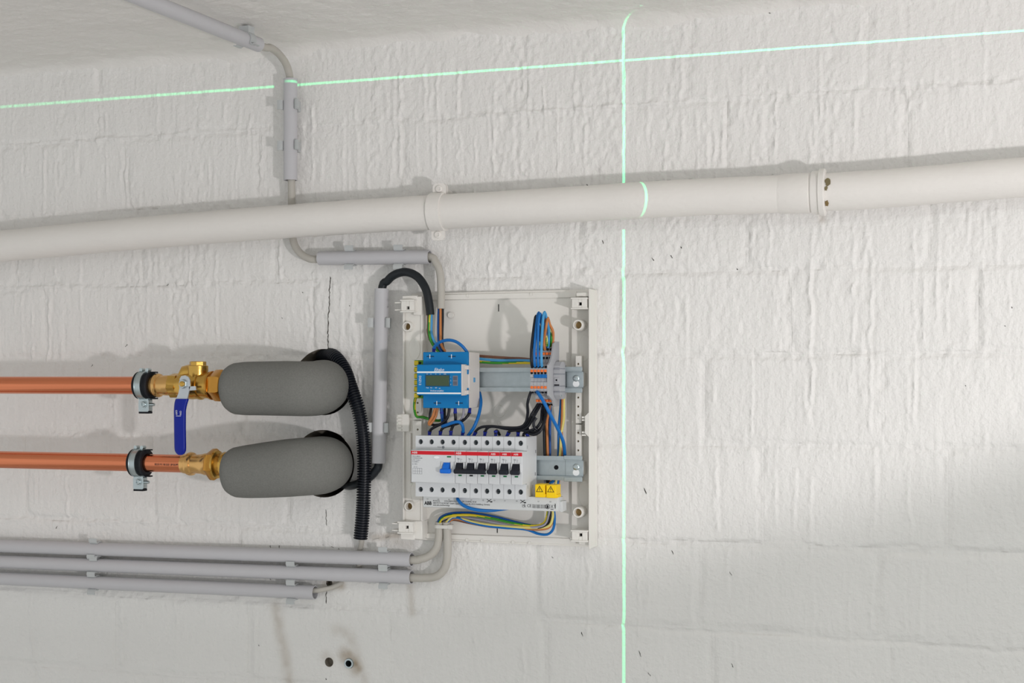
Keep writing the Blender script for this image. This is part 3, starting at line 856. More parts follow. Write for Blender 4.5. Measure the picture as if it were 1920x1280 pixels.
def copper_clamp(px, zz, label):
    """two-part clamp with rubber lining; axis of the pipe along x"""
    xc = X(px, KH)
    t = thing('pipe_clamp', label, 'clamp', (xc, 0, zz), 'rubber lined steel pipe clamps')
    mb = MB(); ro = KR + .0062
    mb.lathe((xc - .0135, -KH, zz), (1, 0, 0), [(0, KR + .0006), (0, ro), (.0015, ro + .0016), (.004, ro + .0012), (.004, ro), (.023, ro), (.023, ro + .0012), (.0255, ro + .0016), (.027, ro), (.027, KR + .0006), (0, KR + .0006)], 44, cap=False)
    for sz in (1, -1):          # lips of the lining that stick out past the band
        mb.box(xc + .012, xc + .0215, KH - .003, KH + .006, zz + sz * (ro - .0005), zz + sz * (ro + .0016), .0004)
    build('rubber_lining', mb, M_rubber, t)
    rb = ro + .0002
    mb = MB(); mb.lathe((xc - .0075, -KH, zz), (1, 0, 0), [(0, rb), (0, rb + .0022), (.0118, rb + .0022), (.0118, rb), (0, rb)], 48, cap=False)
    # embossed rib
    for q_ in (.0000, .0106): mb.lathe((xc - .0075 + q_, -KH, zz), (1, 0, 0), [(0, rb + .0021), (.0002, rb + .0030), (.0010, rb + .0030), (.0012, rb + .0021)], 48, cap=False)
    band = build('band', mb, M_steel, t)
    # closing lug below, folded plates with a screw
    zl = zz - rb - .001; 
    mb = MB()
    mb.prism_h([(xc - .0085, zl), (xc + .0085, zl), (xc + .0095, zl - .004), (xc + .0095, zl - .019), (xc + .0075, zl - .0205), (xc - .0075, zl - .0205), (xc - .0095, zl - .019), (xc - .0095, zl - .004)], KH + .0035, KH + .0058)
    mb.box(xc - .0095, xc - .0075, KH - .004, KH + .004, zl - .019, zl - .002); mb.box(xc + .0075, xc + .0095, KH - .004, KH + .004, zl - .019, zl - .002)
    mb.box(xc - .0085, xc + .0085, KH - .007, KH - .0045, zl - .0205, zl + .002, .0006)
    lug = build('closing_lug', mb, M_steel, t)
    mb = MB(); mb.lathe((xc, -KH - .0056, zl - .0085), (0, -1, 0), [(0, .0062), (.0012, .0062), (.0012, .0050), (.0030, .0046), (.0036, .0036), (.0036, .0022), (.002, .0018)], 22)
    mb.cyl((xc, -KH - .004, zl - .0085), (xc, -KH + .016, zl - .0085), .0029, n=12)
    build('screw', mb, M_steel, lug)
    mb = MB(); mb.box(xc - .0092, xc + .0092, KH - .006, KH + .0062, zl - .0235, zl - .0202, .0006); build('rubber_foot', mb, M_rubber, lug)
    # hinge on top
    zh = zz + rb + .0028
    for s in (-1, 1):
        xr = xc - .0006 + s * .0058
        mb = MB(); mb.cyl((xr, -KH - .0045, zh + .0012), (xr, -KH + .0045, zh + .0012), .0030, n=16)
        mb.box(xr - .0012, xr + .0012, KH - .0040, KH + .0040, zh - .004, zh)
        mb.box(min(xr, xc), max(xr, xc), KH - .0040, KH + .0040, zh - .0030, zh - .0018)
        build('hinge_roll', mb, M_steel, t)
    mb = MB(); mb.cyl((xc, -KH + rb, zz), (xc, .004, zz), .0052, n=16); mb.lathe((xc, -KH + rb + .002, zz), (0, 1, 0), [(0, .0085), (.009, .0085)], sides=6)
    build('threaded_stud', mb, M_steel, t)
    # side screw seen to the right of the lug
    mb = MB(); mb.cyl((xc + .0085, -KH - .002, zl - .009), (xc + .0175, -KH - .002, zl - .009), .0024, n=12); build('side_bolt', mb, M_steel, lug)
    return t
copper_clamp(273, z1, 'rubber lined steel clamp on the upper copper pipe')
copper_clamp(263, z2, 'rubber lined steel clamp on the lower copper pipe')

def prof_px(pairs, zz, scale=None):
    """lathe profile from pixel columns and pixel radii"""
    x0 = X(pairs[0][0], KH); out = []
    for px, r in pairs:
        s = 1.217 * (px + 6813) / 7773 * 2.0265 / (2.0265 - KH) * 1000
        out.append((X(px, KH) - x0, r / s))
    return x0, out
def lathe_px(mb, pairs, zz, **kw):
    x0, pr = prof_px(pairs, zz); mb.lathe((x0, -KH, zz), (1, 0, 0), pr, **kw)

# press fitting on the upper pipe
mb = MB(); lathe_px(mb, [(284, 16.4), (284, 18.0), (287, 19.0), (291, 19.3), (292.5, 21.6), (296, 22.8), (299.5, 21.6), (301, 18.6), (304, 18.4), (310, 19.0), (318, 19.0), (320, 17.8), (326, 17.8)], z1, n=44)
t = tag(build('press_fitting', mb, M_bronze), 'bronze press fitting between upper clamp and the lever valve', 'fitting')
# ball valve with check valve bonnet
xv = X(345, KH)
bv = thing('ball_valve', 'brass ball valve with blue lever on the upper copper pipe', 'valve', (X(370, KH), -KH, z1))
mb = MB()
lathe_px(mb, [(322, 18), (322, 20.5), (325, 21.5), (336, 21.5), (339, 22), (345, 24), (352, 25.5), (360, 26), (367, 25.8), (371, 24.5), (374, 24.2), (374.6, 26.8), (378, 26.8), (378.6, 24.4), (386, 24.2), (396, 24.4), (399, 22), (404, 18.5)], z1, n=44)
# slanting shoulder to the bonnet
sh = Vector((X(352, KH), -KH, z1 + .008)); mb.tube([sh + Vector((-.012, 0, -.002)), sh + Vector((-.002, 0, .012)), sh + Vector((.018, 0, .016))], [.010, .0125, .0125], 24)
build('valve_body', mb, M_brass, bv)
xb = X(371, KH)
mb = MB(); mb.lathe((xb, -KH, z1 + .008), (0, 0, 1), [(0, .0150), (.010, .0158), (.0125, .0162), (.0228, .0162), (.0235, .0155)], 40)
bon = build('bonnet', mb, M_brass, bv)
mb = MB(); mb.lathe((xb, -KH, z1 + .0310), (0, 0, 1), [(0, .0131), (.0062, .0131), (.0072, .0121)], sides=8, phase=.39)
build('hex_plug', mb, M_brass, bon)
mb = MB(); lathe_px(mb, [(323, 21), (323, 24), (337, 24), (337, 21)], z1, sides=6, phase=.2); build('hex_end', mb, M_brass, bv)
mb = MB(); lathe_px(mb, [(400, 22), (400, 27.0), (404, 29.5), (416, 30), (420, 27), (423, 24)], z1, sides=6, phase=.45)
nut = build('union_nut', mb, M_nutbrass, bv)
mb = MB(); lathe_px(mb, [(395, 24.3), (396, 27), (399.5, 27.2), (400.5, 24)], z1, n=40); build('lock_ring', mb, M_nutbrass, nut)
mb = MB(); lathe_px(mb, [(420, 22), (424, 22.5), (426, 19.5), (433, 19.5), (436, 18)], z1, n=36); build('tail_piece', mb, M_nutbrass, bv)
# stem, nut and lever in front of the valve
LH = KH + .031
st_ = P(343.5, 719.5, LH)
mb = MB(); mb.cyl((st_.x, -KH - .015, st_.z), (st_.x, -LH - .002, st_.z), .0085, .0075, n=24); build('stem', mb, M_brass, bv)
lev = None
mb = MB()
def pxpoly(pts, h): return [(P(x, y, h).x, P(x, y, h).z) for x, y in pts]
mb.prism_h(pxpoly([(337, 710), (340, 705), (347, 703.5), (353, 706), (356.5, 713), (357, 724), (355, 732), (353, 740), (351, 748), (350.5, 751), (330, 751), (331, 746), (334.5, 738), (336.5, 728)], LH + .002), LH, LH + .0024)
mb.prism_h(pxpoly([(354.5, 724.5), (367, 723.5), (368, 731), (355, 732)], LH + .002), LH, LH + .0024)
lev = build('lever', mb, M_lever, bv)
mb = MB(); c_ = P(344.5, 719.5, LH + .002)
mb.lathe((c_.x, -LH - .0022, c_.z), (0, -1, 0), [(0, .0074), (.0034, .0074), (.0042, .0066), (.0042, .0052)], sides=6); build('stem_nut', mb, M_steel, lev)
mb = MB(); mb.lathe((c_.x, -LH - .003, c_.z), (0, -1, 0), [(0, .0043), (.0052, .0043), (.0058, .0034)], 18); build('stem_end', mb, M_brass, lev)
# grip: rounded sleeve following the cranked lever
mb = MB(); R_ = []
for (y, xl, xr, dh) in ((747.5, 329.8, 352.0, 0), (749, 328.8, 352.4, 0), (755, 327.2, 350.4, .0003), (762, 326.4, 348.6, .0006), (770, 326.0, 347.2, .0008), (800, 326.3, 347.0, .001), (838, 327.0, 347.6, .001), (845, 327.8, 347.2, .001), (850, 330.5, 344.8, .001), (852.6, 334.5, 341, .001)):
    a = P(xl, y, LH + .003 + dh); b = P(xr, y, LH + .003 + dh); hw = (b.x - a.x) / 2; cx_ = (a.x + b.x) / 2; th_ = .0042 if y < 849 else .0028
    R_.append([(cx_ + hw * math.copysign(abs(math.cos(w)) ** .55, math.cos(w)), -(LH + .0018 + dh) - th_ * math.copysign(abs(math.sin(w)) ** .7, math.sin(w)), (a.z + b.z) / 2) for w in [2 * math.pi * k / 20 for k in range(20)]])
mb.rings(R_); grip = build('grip', mb, M_leverblue, lev, angle=50); grip['label'] = 'dark blue plastic lever sleeve'
gh = LH + .0018 + .001 + .0043
a = P(331, 776, gh); b = P(338.5, 776, gh)
text_obj('lettering', 'OFF', .0044, P(330.5, 773, gh).x, gh, P(330, 773, gh).z, M_inkw, grip, 'CENTER', rot=-math.pi / 2)
text_obj('lettering', 'ON', .0044, P(338.4, 774, gh).x, gh, P(339, 774, gh).z, M_inkw, grip, 'CENTER', rot=-math.pi / 2)
mb = MB(); a = P(330, 779.5, gh); b = P(339, 779, gh); mb.box(a.x, b.x, gh - .0002, gh + .0002, a.z - .0003, a.z + .0003); build('arrow_line', mb, M_inkw, grip)

# fitting on the lower pipe
uf = thing('pipe_union', 'brass union fitting between lower copper pipe and foam insulation', 'fitting', (X(395, KH), -KH, z2))
mb = MB(); lathe_px(mb, [(344, 16.4), (344, 17.6), (347, 18.4), (352, 18.7), (353.5, 21), (358, 22.4), (362, 21.2), (364, 18.0), (368, 17.6), (376, 18.4), (382, 19.4), (385, 20.6), (391, 20.8), (394, 20)], z2, n=44)
build('press_sleeve', mb, M_bronze, uf)
mb = MB(); lathe_px(mb, [(393, 20), (393, 26.6), (396, 29.5), (404, 30), (408, 27.5)], z2, sides=6, phase=.35); n_ = build('union_nut', mb, M_nutbrass, uf)
mb = MB(); lathe_px(mb, [(406, 27), (409, 26), (411, 21), (418, 21.5), (421, 24), (426, 24), (428, 22), (436, 21)], z2, n=40); build('tail_piece', mb, M_brass, uf)

# foam insulation bends
def foam(label, ctl, radii, seed):
    path = spline(ctl, .006)
    n = len(path); rr2 = []
    acc = [0]
    for a, b in zip(path[:-1], path[1:]): acc.append(acc[-1] + (b - a).length)
    for s in acc:
        rr2.append(np.interp(s, [r[0] for r in radii], [r[1] for r in radii]))
    mb = MB(); mb.tube(path, [float(v) for v in rr2], 48, True)
    # dished cut end
    return tag(build('pipe_insulation', mb, M_foam, angle=60), label, 'insulation', 'grey foam pipe insulation')
foam('upper grey foam insulation bending into the wall', [P(428, 729, KH), P(437, 728.6, KH), P(475, 728, KH), P(530, 728, KH), P(565, 728.5, KH - .002), P(591, 728, .083), P(603, 725, .055), P(608, 722, .020), P(608, 720, -.06)],
     [(0, .0290), (.0015, .0335), (.006, .0372), (.013, .0402), (.03, .0418), (.10, .0424), (.17, .0424), (.22, .0400), (.4, .0390)], 1)
foam('lower grey foam insulation bending into the wall', [P(429, 886, KH), P(438, 885.5, KH), P(475, 883, KH), P(530, 878, KH), P(565, 875, KH - .003), P(593, 873, .082), P(606, 871, .052), P(611, 870, .018), P(611, 869, -.06)],
     [(0, .0280), (.0015, .0325), (.006, .0362), (.013, .0392), (.03, .0412), (.06, .0430), (.10, .0446), (.17, .0450), (.22, .0430), (.4, .0420)], 2)

# steel anchor sleeve in the right drill hole
c_, r_ = HOLES[3]
mb = MB(); mb.lathe((c_.x, -.0030, c_.z), (0, 1, 0), [(0, .0052), (0, .0076), (.003, .0079), (.035, .0079), (.035, .0035), (.02, .0035), (.012, .0046), (0, .0052)], 30, cap=False)
tag(build('wall_anchor', mb, M_steel), 'steel anchor sleeve in the right one of two drill holes', 'anchor')
# ------------------------------------------------------------------ open distribution box
BX0, BX1 = X(753, .038), X(1120.5, .0)
BZT, BZB = Z(975, 546, 0), Z(975, 1018.5, 0)
box = thing('distribution_box', 'open cream plastic distribution box base holding breakers and meter', 'box', ((BX0 + BX1) / 2, 0, (BZT + BZB) / 2))
PT = .009
mb = MB(); mb.box(BX0 + .004, BX1, 0, PT, BZB, BZT, .001)
mb.box(BX0 + .03, BX1 - .03, PT - .001, PT + .003, BZT - .012, BZT - .003, .001)          # top lip
mb.box(BX0 + .03, BX1 - .03, PT - .001, PT + .003, BZB + .003, BZB + .012, .001)          # bottom lip
build('back_plate', mb, M_box, box)
# right side wall
mb = MB(); mb.box(BX1 - .0028, BX1 - .0006, PT - .002, .042, BZB + .001, BZT - .001, .0006)
build('side_wall', mb, M_box, box)
# left post with groove and rib
LX1 = X(792, .030)
mb = MB(); mb.box(BX0 + .002, LX1, PT - .001, .029, BZB + .030, BZT - .030, .001)
mb.box(BX0, BX0 + .0026, 0, .034, BZB + .03, BZT - .03, .0006)
mb.box(X(768, .032), X(771, .032), .028, .034, Z(770, 905, .03), Z(770, 812, .03), .0006)
mb.box(X(790, .03) - .001, LX1 + .0004, .026, .031, BZB + .03, BZT - .03, .0006)
build('left_post', mb, M_box, box)
mb = MB(); mb.box(X(1071, .016), BX1 - .0028, PT - .001, .016, BZB + .016, BZT - .016, .001)
build('right_post', mb, M_box, box)
# perforated mounting strips
def strip_part(px0, px1, y0, y1, h0, h1, hx, ys, name='mounting_strip'):
    mb = MB(); xa, xb = X(px0, h1), X(px1, h1); yc = (px0 + px1) / 2
    zs = [Z(yc, y0, h1)] + [(Z(yc, ys[i], h1) + Z(yc, ys[i + 1], h1)) / 2 for i in range(len(ys) - 1)] + [Z(yc, y1, h1)]
    for i, y in enumerate(ys):
        mb.holed(xa, xb, zs[i + 1], zs[i], h1, h1 - h0, X(hx, h1), Z(yc, y, h1), .0016, 16)
    s = build(name, mb, M_box, box)
    mb = MB()
    mb.box(xa + .001, xb - .001, h0 - .002, h1 - .005, zs[-1] + .001, zs[0] - .001); 
    build('strip_core', mb, M_hole if False else M_tan, s)
    return s
strip_part(774, 790, 726, 786, .028, .036, 783, [738, 755, 773])
strip_part(774, 790, 789, 905, .028, .036, 783, [805, 824, 842, 860, 880])
strip_part(1079.5, 1090, 667, 793, .015, .030, 1084, [682, 696, 713, 729, 745, 762, 778])
strip_part(1079.5, 1090, 796, 902, .015, .030, 1084, [811, 827, 844, 860, 876, 892])
# screw bosses
def boss(px, py, h1, rb, base):
    c = P(px, py, h1); mb = MB()
    mb.lathe((c.x, -base, c.z), (0, -1, 0), [(0, rb * 1.06), (h1 - base - .001, rb), (h1 - base, rb - .0006), (h1 - base, rb * .70), (h1 - base - .010, rb * .66)], 30, cap=False)
    b = build('screw_boss', mb, M_box, box)
    mb = MB(); mb.lathe((c.x, -h1 + .010, c.z), (0, -1, 0), [(0, rb * .68), (.001, rb * .66)], 24); build('screw_pocket', mb, M_tan, b)
for a in ((763, 612, .038, .0080, .028), (766.5, 949, .038, .0080, .028), (1083.5, 609, .038, .0082, .014), (1083.5, 960.5, .038, .0082, .014)): boss(*a)
# knock-outs
def knockout(px, py, h, w, hgt_, name='knockout'):
    c = P(px, py, h); mb = MB(); n = 28
    def loop(q, hh): return [(c.x + math.cos(2 * math.pi * k / n) * w * q, -hh, c.z + math.sin(2 * math.pi * k / n) * hgt_ * q) for k in range(n)]
    mb.rings([loop(1, h - .002), loop(1, h + .0003), loop(.97, h + .0006), loop(.93, h + .0006), loop(.90, h + .0002)], False, True)
    build(name, mb, M_box, box)
knockout(777, 654, .0292, .0098, .0175); knockout(780, 922, .0292, .0098, .0175); knockout(1096, 652, .016, .0095, .020); knockout(1096, 925, .016, .0095, .020)
knockout(936, 771, PT, .0100, .0100); knockout(845, 590.5, PT + .004, .0045, .0045, 'spacer_boss'); knockout(936, 793, PT, .003, .003)
for x, y in ((877, 554), (996, 551.5), (876, 1012), (904, 1013), (962, 1016), (993, 1017)): knockout(x, y, PT + .0036, .0024, .0024, 'lug')
for x, y in ((935, 577), (932.5, 992)):
    c = P(x, y, PT); mb = MB(); mb.box(c.x - .0006, c.x + .0006, PT - .001, PT + .0006, c.z - .0055, c.z + .0055); build('slot', mb, M_hole, box)
# corner brackets: square pocket, cheeks and prongs
def bracket(px0, py0, px1, py1, hx, hy, prong, h1=.044, side=1):
    xm = (px0 + px1) / 2
    xa, xb = X(px0, h1), X(px1, h1); zt, zb = Z(xm, py0, h1), Z(xm, py1, h1)
    c = P(hx, hy, h1); q = .0024
    mb = MB()
    base = .012
    # frame around the pocket
    mb.box(xa, c.x - q, base, h1, zb, zt, .0006); mb.box(c.x + q, xb, base, h1, zb, zt, .0006)
    mb.box(c.x - q, c.x + q, base, h1, c.z + q, zt); mb.box(c.x - q, c.x + q, base, h1, zb, c.z - q)
    mb.box(c.x - q - .0045, c.x - q - .001, h1 - .0004, h1 + .0006, c.z - .002, c.z + .002)
    # top and bottom cheeks
    mb.box(xa - .001, xb + .001, base, h1 + .0022, zt - .0012, zt + .0012, .0004); mb.box(xa - .001, xb + .001, base, h1 + .0022, zb - .0012, zb + .0012, .0004)
    b = build('corner_bracket', mb, M_box, box)
    mb = MB(); mb.box(c.x - q, c.x + q, base, h1 - .008, c.z - q, c.z + q); build('pocket', mb, M_hole, b)
    if prong:
        for z in (zt - .003, zb + .003):
            mb = MB(); mb.box(xa - prong, xa + .001, .022, h1 - .004, z - .0010, z + .0010, .0003); build('prong', mb, M_box, b)
        mb = MB(); mb.box(xa - prong * .12, xa + .001, .014, h1 - .012, zb + .003, zt - .003); build('web', mb, M_box, b)
    return b
bracket(752, 563, 776, 584, 764.5, 577, .0125); bracket(747, 979, 774, 999, 763, 988, .0125)
bracket(1072, 559, 1100, 578, 1087.5, 569.5, .003); bracket(1072, 995, 1101, 1014, 1088.5, 1002.5, .004)
mb = MB(); mb.box(X(754, .036), X(782, .036), .010, .036, Z(768, 562, .036), Z(768, 554, .036), .001); mb.box(X(777, .03), LX1 + .0008, .0095, .0352, Z(785, 591, .03), Z(785, 556, .03), .001); build('bracket_pad', mb, M_box, box)
mb = MB(); mb.box(X(750, .036), X(776, .036), .010, .034, Z(768, 1012, .036), Z(768, 1000, .036), .001); mb.box(X(774, .03), LX1 + .0008, .0095, .0332, Z(785, 1010, .03), Z(785, 976, .03), .001); build('bracket_pad', mb, M_box, box)
mb = MB(); mb.box(X(1080, .036), BX1 - .002, .010, .036, Z(1095, 556, .036), Z(1095, 548, .036), .001); build('bracket_pad', mb, M_box, box)
mb = MB(); mb.box(X(1084, .036), BX1 - .002, .010, .034, Z(1095, 1022, .036), Z(1095, 1015, .036), .001); build('bracket_pad', mb, M_box, box)
# cover catches half way up
mb = MB(); xa, xb = X(741, .040), X(765, .040); zt, zb = Z(752, 776, .04), Z(752, 809, .04)
mb.box(xa, xb, .012, .036, zb, zt, .0008)
for k in range(5):
    z = zb + (zt - zb) * (k + .5) / 5; mb.box(xa + .003, xa + .010, .035, .0385, z - .0016, z + .0016, .0005)
build('cover_catch', mb, M_box, box)
mb = MB(); xa = X(1097, .042); zt, zb = Z(1097, 780, .042), Z(1097, 812, .042)
mb.prism_h([(BX1 - .0015, zt + .006), (xa, zt), (xa, zb), (BX1 - .0015, zb - .006)], .012, .0425)
for z in (zt - .001, zb + .002):
    mb.box(xa - .0055, xa + .001, .034, .040, z - .0022, z + .0006); mb.box(xa - .0055, xa + .001, .034, .040, z - .006, z - .0036)
build('cover_catch', mb, M_box, box)

# ------------------------------------------------------------------ top-hat rails
def rail(label, x0, x1, zc, part_x):
    t = thing('mounting_rail', label, 'rail', ((x0 + x1) / 2, -.03, zc), 'steel top-hat rails')
    h = .046; w = .0180
    poly = [(-w, h), (-w + .0062, h), (-w + .0062, h - .0075), (w - .0062, h - .0075), (w - .0062, h), (w, h), (w, h - .0013), (w - .0048, h - .0013), (w - .0048, h - .0088), (-w + .0048, h - .0088), (-w + .0048, h - .0013), (-w, h - .0013)]
    mb = MB()
    n = len(poly)
    vs_ = [(x, -q, zc + z) for x in (x0, x1) for z, q in poly]
    mb.add(vs_, [(i, i + n, (i + 1) % n + n, (i + 1) % n) for i in range(n)] + [(0, 1, 10, 11), (1, 2, 9, 10), (2, 3, 8, 9), (3, 4, 7, 8), (4, 5, 6, 7)] + [tuple(n + k for k in q) for q in ((11, 10, 1, 0), (10, 9, 2, 1), (9, 8, 3, 2), (8, 7, 4, 3), (7, 6, 5, 4))])
    r = build('rail', mb, M_rail, t)
    # end plate riveted onto the rail, with screw
    mb = MB(); mb.box(part_x, x1 + .0006, h - .0075, h - .0058, zc - w + .006, zc + w - .006, .0004); mb.box(part_x - .0002, x1 + .0008, h - .0002, h + .0012, zc + w - .0052, zc + w + .0012, .0004); mb.box(part_x - .0002, x1 + .0008, h - .0002, h + .0012, zc - w - .0014, zc - w + .0052, .0004)
    ep = build('end_plate', mb, M_rail, t)
    xs = x1 - .0105
    mb = MB(); mb.lathe((xs, -h + .0060, zc + .002), (0, -1, 0), [(0, .0050), (.0012, .0048), (.0018, .0040), (.0019, .0010)], 22); mb.box(xs - .0035, xs + .0035, h - .0045, h - .0038, zc + .0015, zc + .0025)
    build('screw', mb, M_steel, ep)
    mb = MB(); mb.lathe((xs, -h + .0064, zc - .0062), (0, -1, 0), [(0, .0050), (.0010, .0050)], 22); build('white_washer', mb, M_inkw, ep)
    # spacers down to the box
    for xx in (x0 + .012, x1 - .006):
        mb = MB(); mb.box(xx - .005, xx + .005, PT - .0005, h - .0088, zc - .010, zc + .010, .001); build('spacer', mb, M_box, t)
    return t, r
RZ1 = Z(950, 711.5, .046); RZ2 = Z(1045, 877.5, .046)
rail('upper steel rail carrying the blue meter and the grey terminals', X(790, .046), X(1091, .046), RZ1, X(1060, .046))
_, r2 = rail('lower steel rail behind the row of breakers', X(790, .046), X(1091, .046), RZ2, X(1058, .046))
c = P(1043, 876, .0386); mb = MB(); mb.lathe((c.x, -.0380, c.z), (0, -1, 0), [(0, .0034), (.0012, .0034)], 18); build('rail_hole', mb, M_hole, r2)

# ------------------------------------------------------------------ breakers
W = .01747; RX = .0547
ZT, ZB = Z(930, 818.5, .098), Z(930, 934.5, .098)
NT, NB = Z(930, 845.5, .116), Z(930, 908, .116)
HL, HN = .098, .116
def breaker(name, label, x0, n, kind):
    x1 = x0 + n * W
    t = thing(name, label, 'breaker', ((x0 + x1) / 2, -.046, (ZT + ZB) / 2), 'breakers in one row on the lower rail')
    mb = MB(); g_ = .00018
    segs = [(x0 + g_, x1 - g_)] if kind == 'rcd' else [(x0 + k * W + g_, x0 + (k + 1) * W - g_) for k in range(n)]
    for a, b in segs:
        mb.box(a, b, .0465, HL - .0050, ZB, ZT, .0005)
        mb.box(a, b, HL - .006, HN, NB, NT, .0009)
    for k in range(n):
        a, b = x0 + k * W + g_, x0 + (k + 1) * W - g_
        if kind == 'rcd': a, b = (x0 + k * W + (g_ if k == 0 else 0)), (x0 + (k + 1) * W - (g_ if k == n - 1 else 0))
        cx_ = x0 + (k + .5) * W + (.0 if kind != 'rcd' else -.0006)
        for (za, zb_, zc) in ((NT + .0002, ZT, Z(930, 830, HL)), (ZB, NB - .0002, Z(930, 921, HL))):
            mb.holed(a, b, za, zb_, HL, .0055, cx_, zc, .0038, 28)
    body = build('body', mb, M_breaker, t)
    for k in range(n):
        cx_ = x0 + (k + .5) * W + (.0 if kind != 'rcd' else -.0006)
        for zc in (Z(930, 830, HL), Z(930, 921, HL)):
            mb = MB(); mb.lathe((cx_, -HL + .0049, zc), (0, -1, 0), [(0, .0039), (.0003, .0039)], 24)
            well = build('terminal_well', mb, M_hole, t)  # dark disc on the hole floor, puts the recess shade into the colour
            mb = MB(); mb.lathe((cx_ + .0004, -HL + .0046, zc - .0003), (0, -1, 0), [(0, .0030), (.0010, .0030), (.0016, .0024)], 20); mb.box(cx_ - .0018, cx_ + .0026, HL - .0032, HL - .0026, zc - .0008, zc + .0002, mi=1)
            mb.box(cx_ - .0001, cx_ + .0009, HL - .0032, HL - .0026, zc - .0025, zc + .0019, mi=1)
            build('terminal_screw', mb, [M_well, M_hole], well)
    # red stripe with the maker's letters
    zs1, zs0 = NT - .0016, NT - .0070
    mb = MB(); mb.box(x0 + g_, x1 - g_ - .0004, HN - .0004, HN + .00025, zs0, zs1); stripe = build('red_stripe', mb, M_red, t)
    if kind in ('rcd', 'three'): text_obj('lettering', 'ABB', .0044, x0 + .0018, HN + .00028, (zs0 + zs1) / 2, M_inkw, stripe, squeeze=1.1)
    else: text_obj('lettering', 'ABB', .0038, x0 + .0040, HN + .00028, (zs0 + zs1) / 2 - .0002, M_inkw, stripe, squeeze=1.05)
    zt_, zm, zb_ = Z(930, 869, .119), Z(930, 880.5, .124), Z(930, 889.5, .124)
    def toggle(cx_, w_stem, w_bar, m, bar=True):
        mb = MB()
        # stem slopes out of the slot
        mb.prism_x([(zt_, HN - .002), (zt_, HN + .0012), (zt_ - .002, HN + .0030), (zm, HN + .0078), (zm - .002, HN + .0078), (zm - .004, HN - .002)], cx_ - w_stem / 2, cx_ + w_stem / 2)
        if bar: mb.box(cx_ - w_bar / 2, cx_ + w_bar / 2, HN + .0030, HN + .0100, zb_, zm, .0014)
        return mb
    def guard(cx_, half):
        for s in (-1, 1):
            mb = MB(); mb.box(cx_ + s * half, cx_ + s * (half + .0016), HN - .001, HN + .0034, zm - .004, zt_ + .0012, .0007)
            build('toggle_guard', mb, M_breaker, t)
    if kind == 'rcd':
        cx_ = X(835.5, HN + .006)
        guard(cx_, .0064); build('toggle', toggle(cx_, .0098, .0166, M_togblue), M_togblue, t)['label'] = 'bright blue switch toggle'
        c = P(819, 857, HN); mb = MB(); n_ = 24
        mb.rings([[(c.x + math.cos(6.2832 * k / n_) * .0044, -hh, c.z + math.sin(6.2832 * k / n_) * .0019) for k in range(n_)] for hh in (HN - .001, HN + .0012)], True, True); build('test_button', mb, M_inkw, t)
        c = P(842, 856, HN); mb = MB(); mb.box(c.x - .0032, c.x + .0032, HN - .0003, HN + .0003, c.z - .0010, c.z + .0010); build('indicator', mb, M_green, t)
        # rating print and wiring diagram
        for (px, py, s_, tx) in ((773, 855, .0026, 'F204 A-40/0,03'), (773, 858.5, .0026, '2CSF204101R1400'), (773, 862, .0022, 'In 40 A  In 0,03 A'), (773, 865.5, .0022, 'Un 230/400 V~'), (773, 869.5, .0022, 'Im = 500 A'), (776, 875, .0022, 'N 1 3 5')):
            c = P(px, py, HN); text_obj('rating_print', tx, s_, c.x, HN + .0001, c.z, M_inkgrey, t, squeeze=.8)
        mb = MB(); c = P(774, 888, HN)
        for k in range(5): mb.box(c.x + k * .0036, c.x + k * .0036 + .0003, HN - .0002, HN + .0002, c.z, c.z + .0085)
        for zz in (0, .004, .0085): mb.box(c.x, c.x + .0148, HN - .0002, HN + .0002, c.z + zz, c.z + zz + .0003)
        build('wiring_diagram', mb, M_inkgrey, t)
        c = P(820, 838, HL); text_obj('rating_print', 'F204', .0032, c.x, HL + .0001, c.z, M_inkgrey, t)
        mb = MB(); c = P(831, 838, HL); mb.lathe((c.x, -HL + .0002, c.z), (0, -1, 0), [(0, .0022), (.0004, .0022), (.0004, .0018)], 16); build('approval_mark', mb, M_inkgrey, t)
    else:
        for k in range(n):
            cx_ = x0 + (k + .5) * W - .0004
            guard(cx_, .0058)
            build('toggle', toggle(cx_, .0104, .0142, M_togblack, kind == 'one'), M_togblack, t)['label'] = 'black switch toggle'
            c = P(0, 892.5, HN); mb = MB(); zi = Z(930, 892.5, HN)
            mb.box(cx_ - .0026, cx_ + .0026, HN - .0003, HN + .0003, zi - .0011, zi + .0011); build('indicator', mb, M_green if (kind == 'one' or k == 0 or k == 2) else M_ink, t)
            for q in (-.0030, .0010):
                mb = MB(); zz = Z(930, 864, HN); mb.box(cx_ + q, cx_ + q + .0003, HN - .0002, HN + .0002, zz - .0030, zz + .0030); mb.box(cx_ + q, cx_ + q + .0022, HN - .0002, HN + .0002, zz + .0012, zz + .0015); build('wiring_diagram', mb, M_inkgrey, t)
            text_obj('rating_print', 'B16', .0026, cx_ - .0044, HN + .0001, Z(930, 861, HN), M_inkgrey, t, squeeze=.9)
        if kind == 'three':
            mb = MB(); mb.box(x0 + .0012, x1 - .0006, HN + .0030, HN + .0102, zb_, zm, .0016); build('tie_bar', mb, M_togblack, t)
            mb = MB(); mb.lathe((x1 - .0010, -HN - .0066, (zb_ + zm) / 2), (1, 0, 0), [(0, .0026), (.0016, .0026), (.0020, .0018)], 14); build('bar_end', mb, M_steel, t)
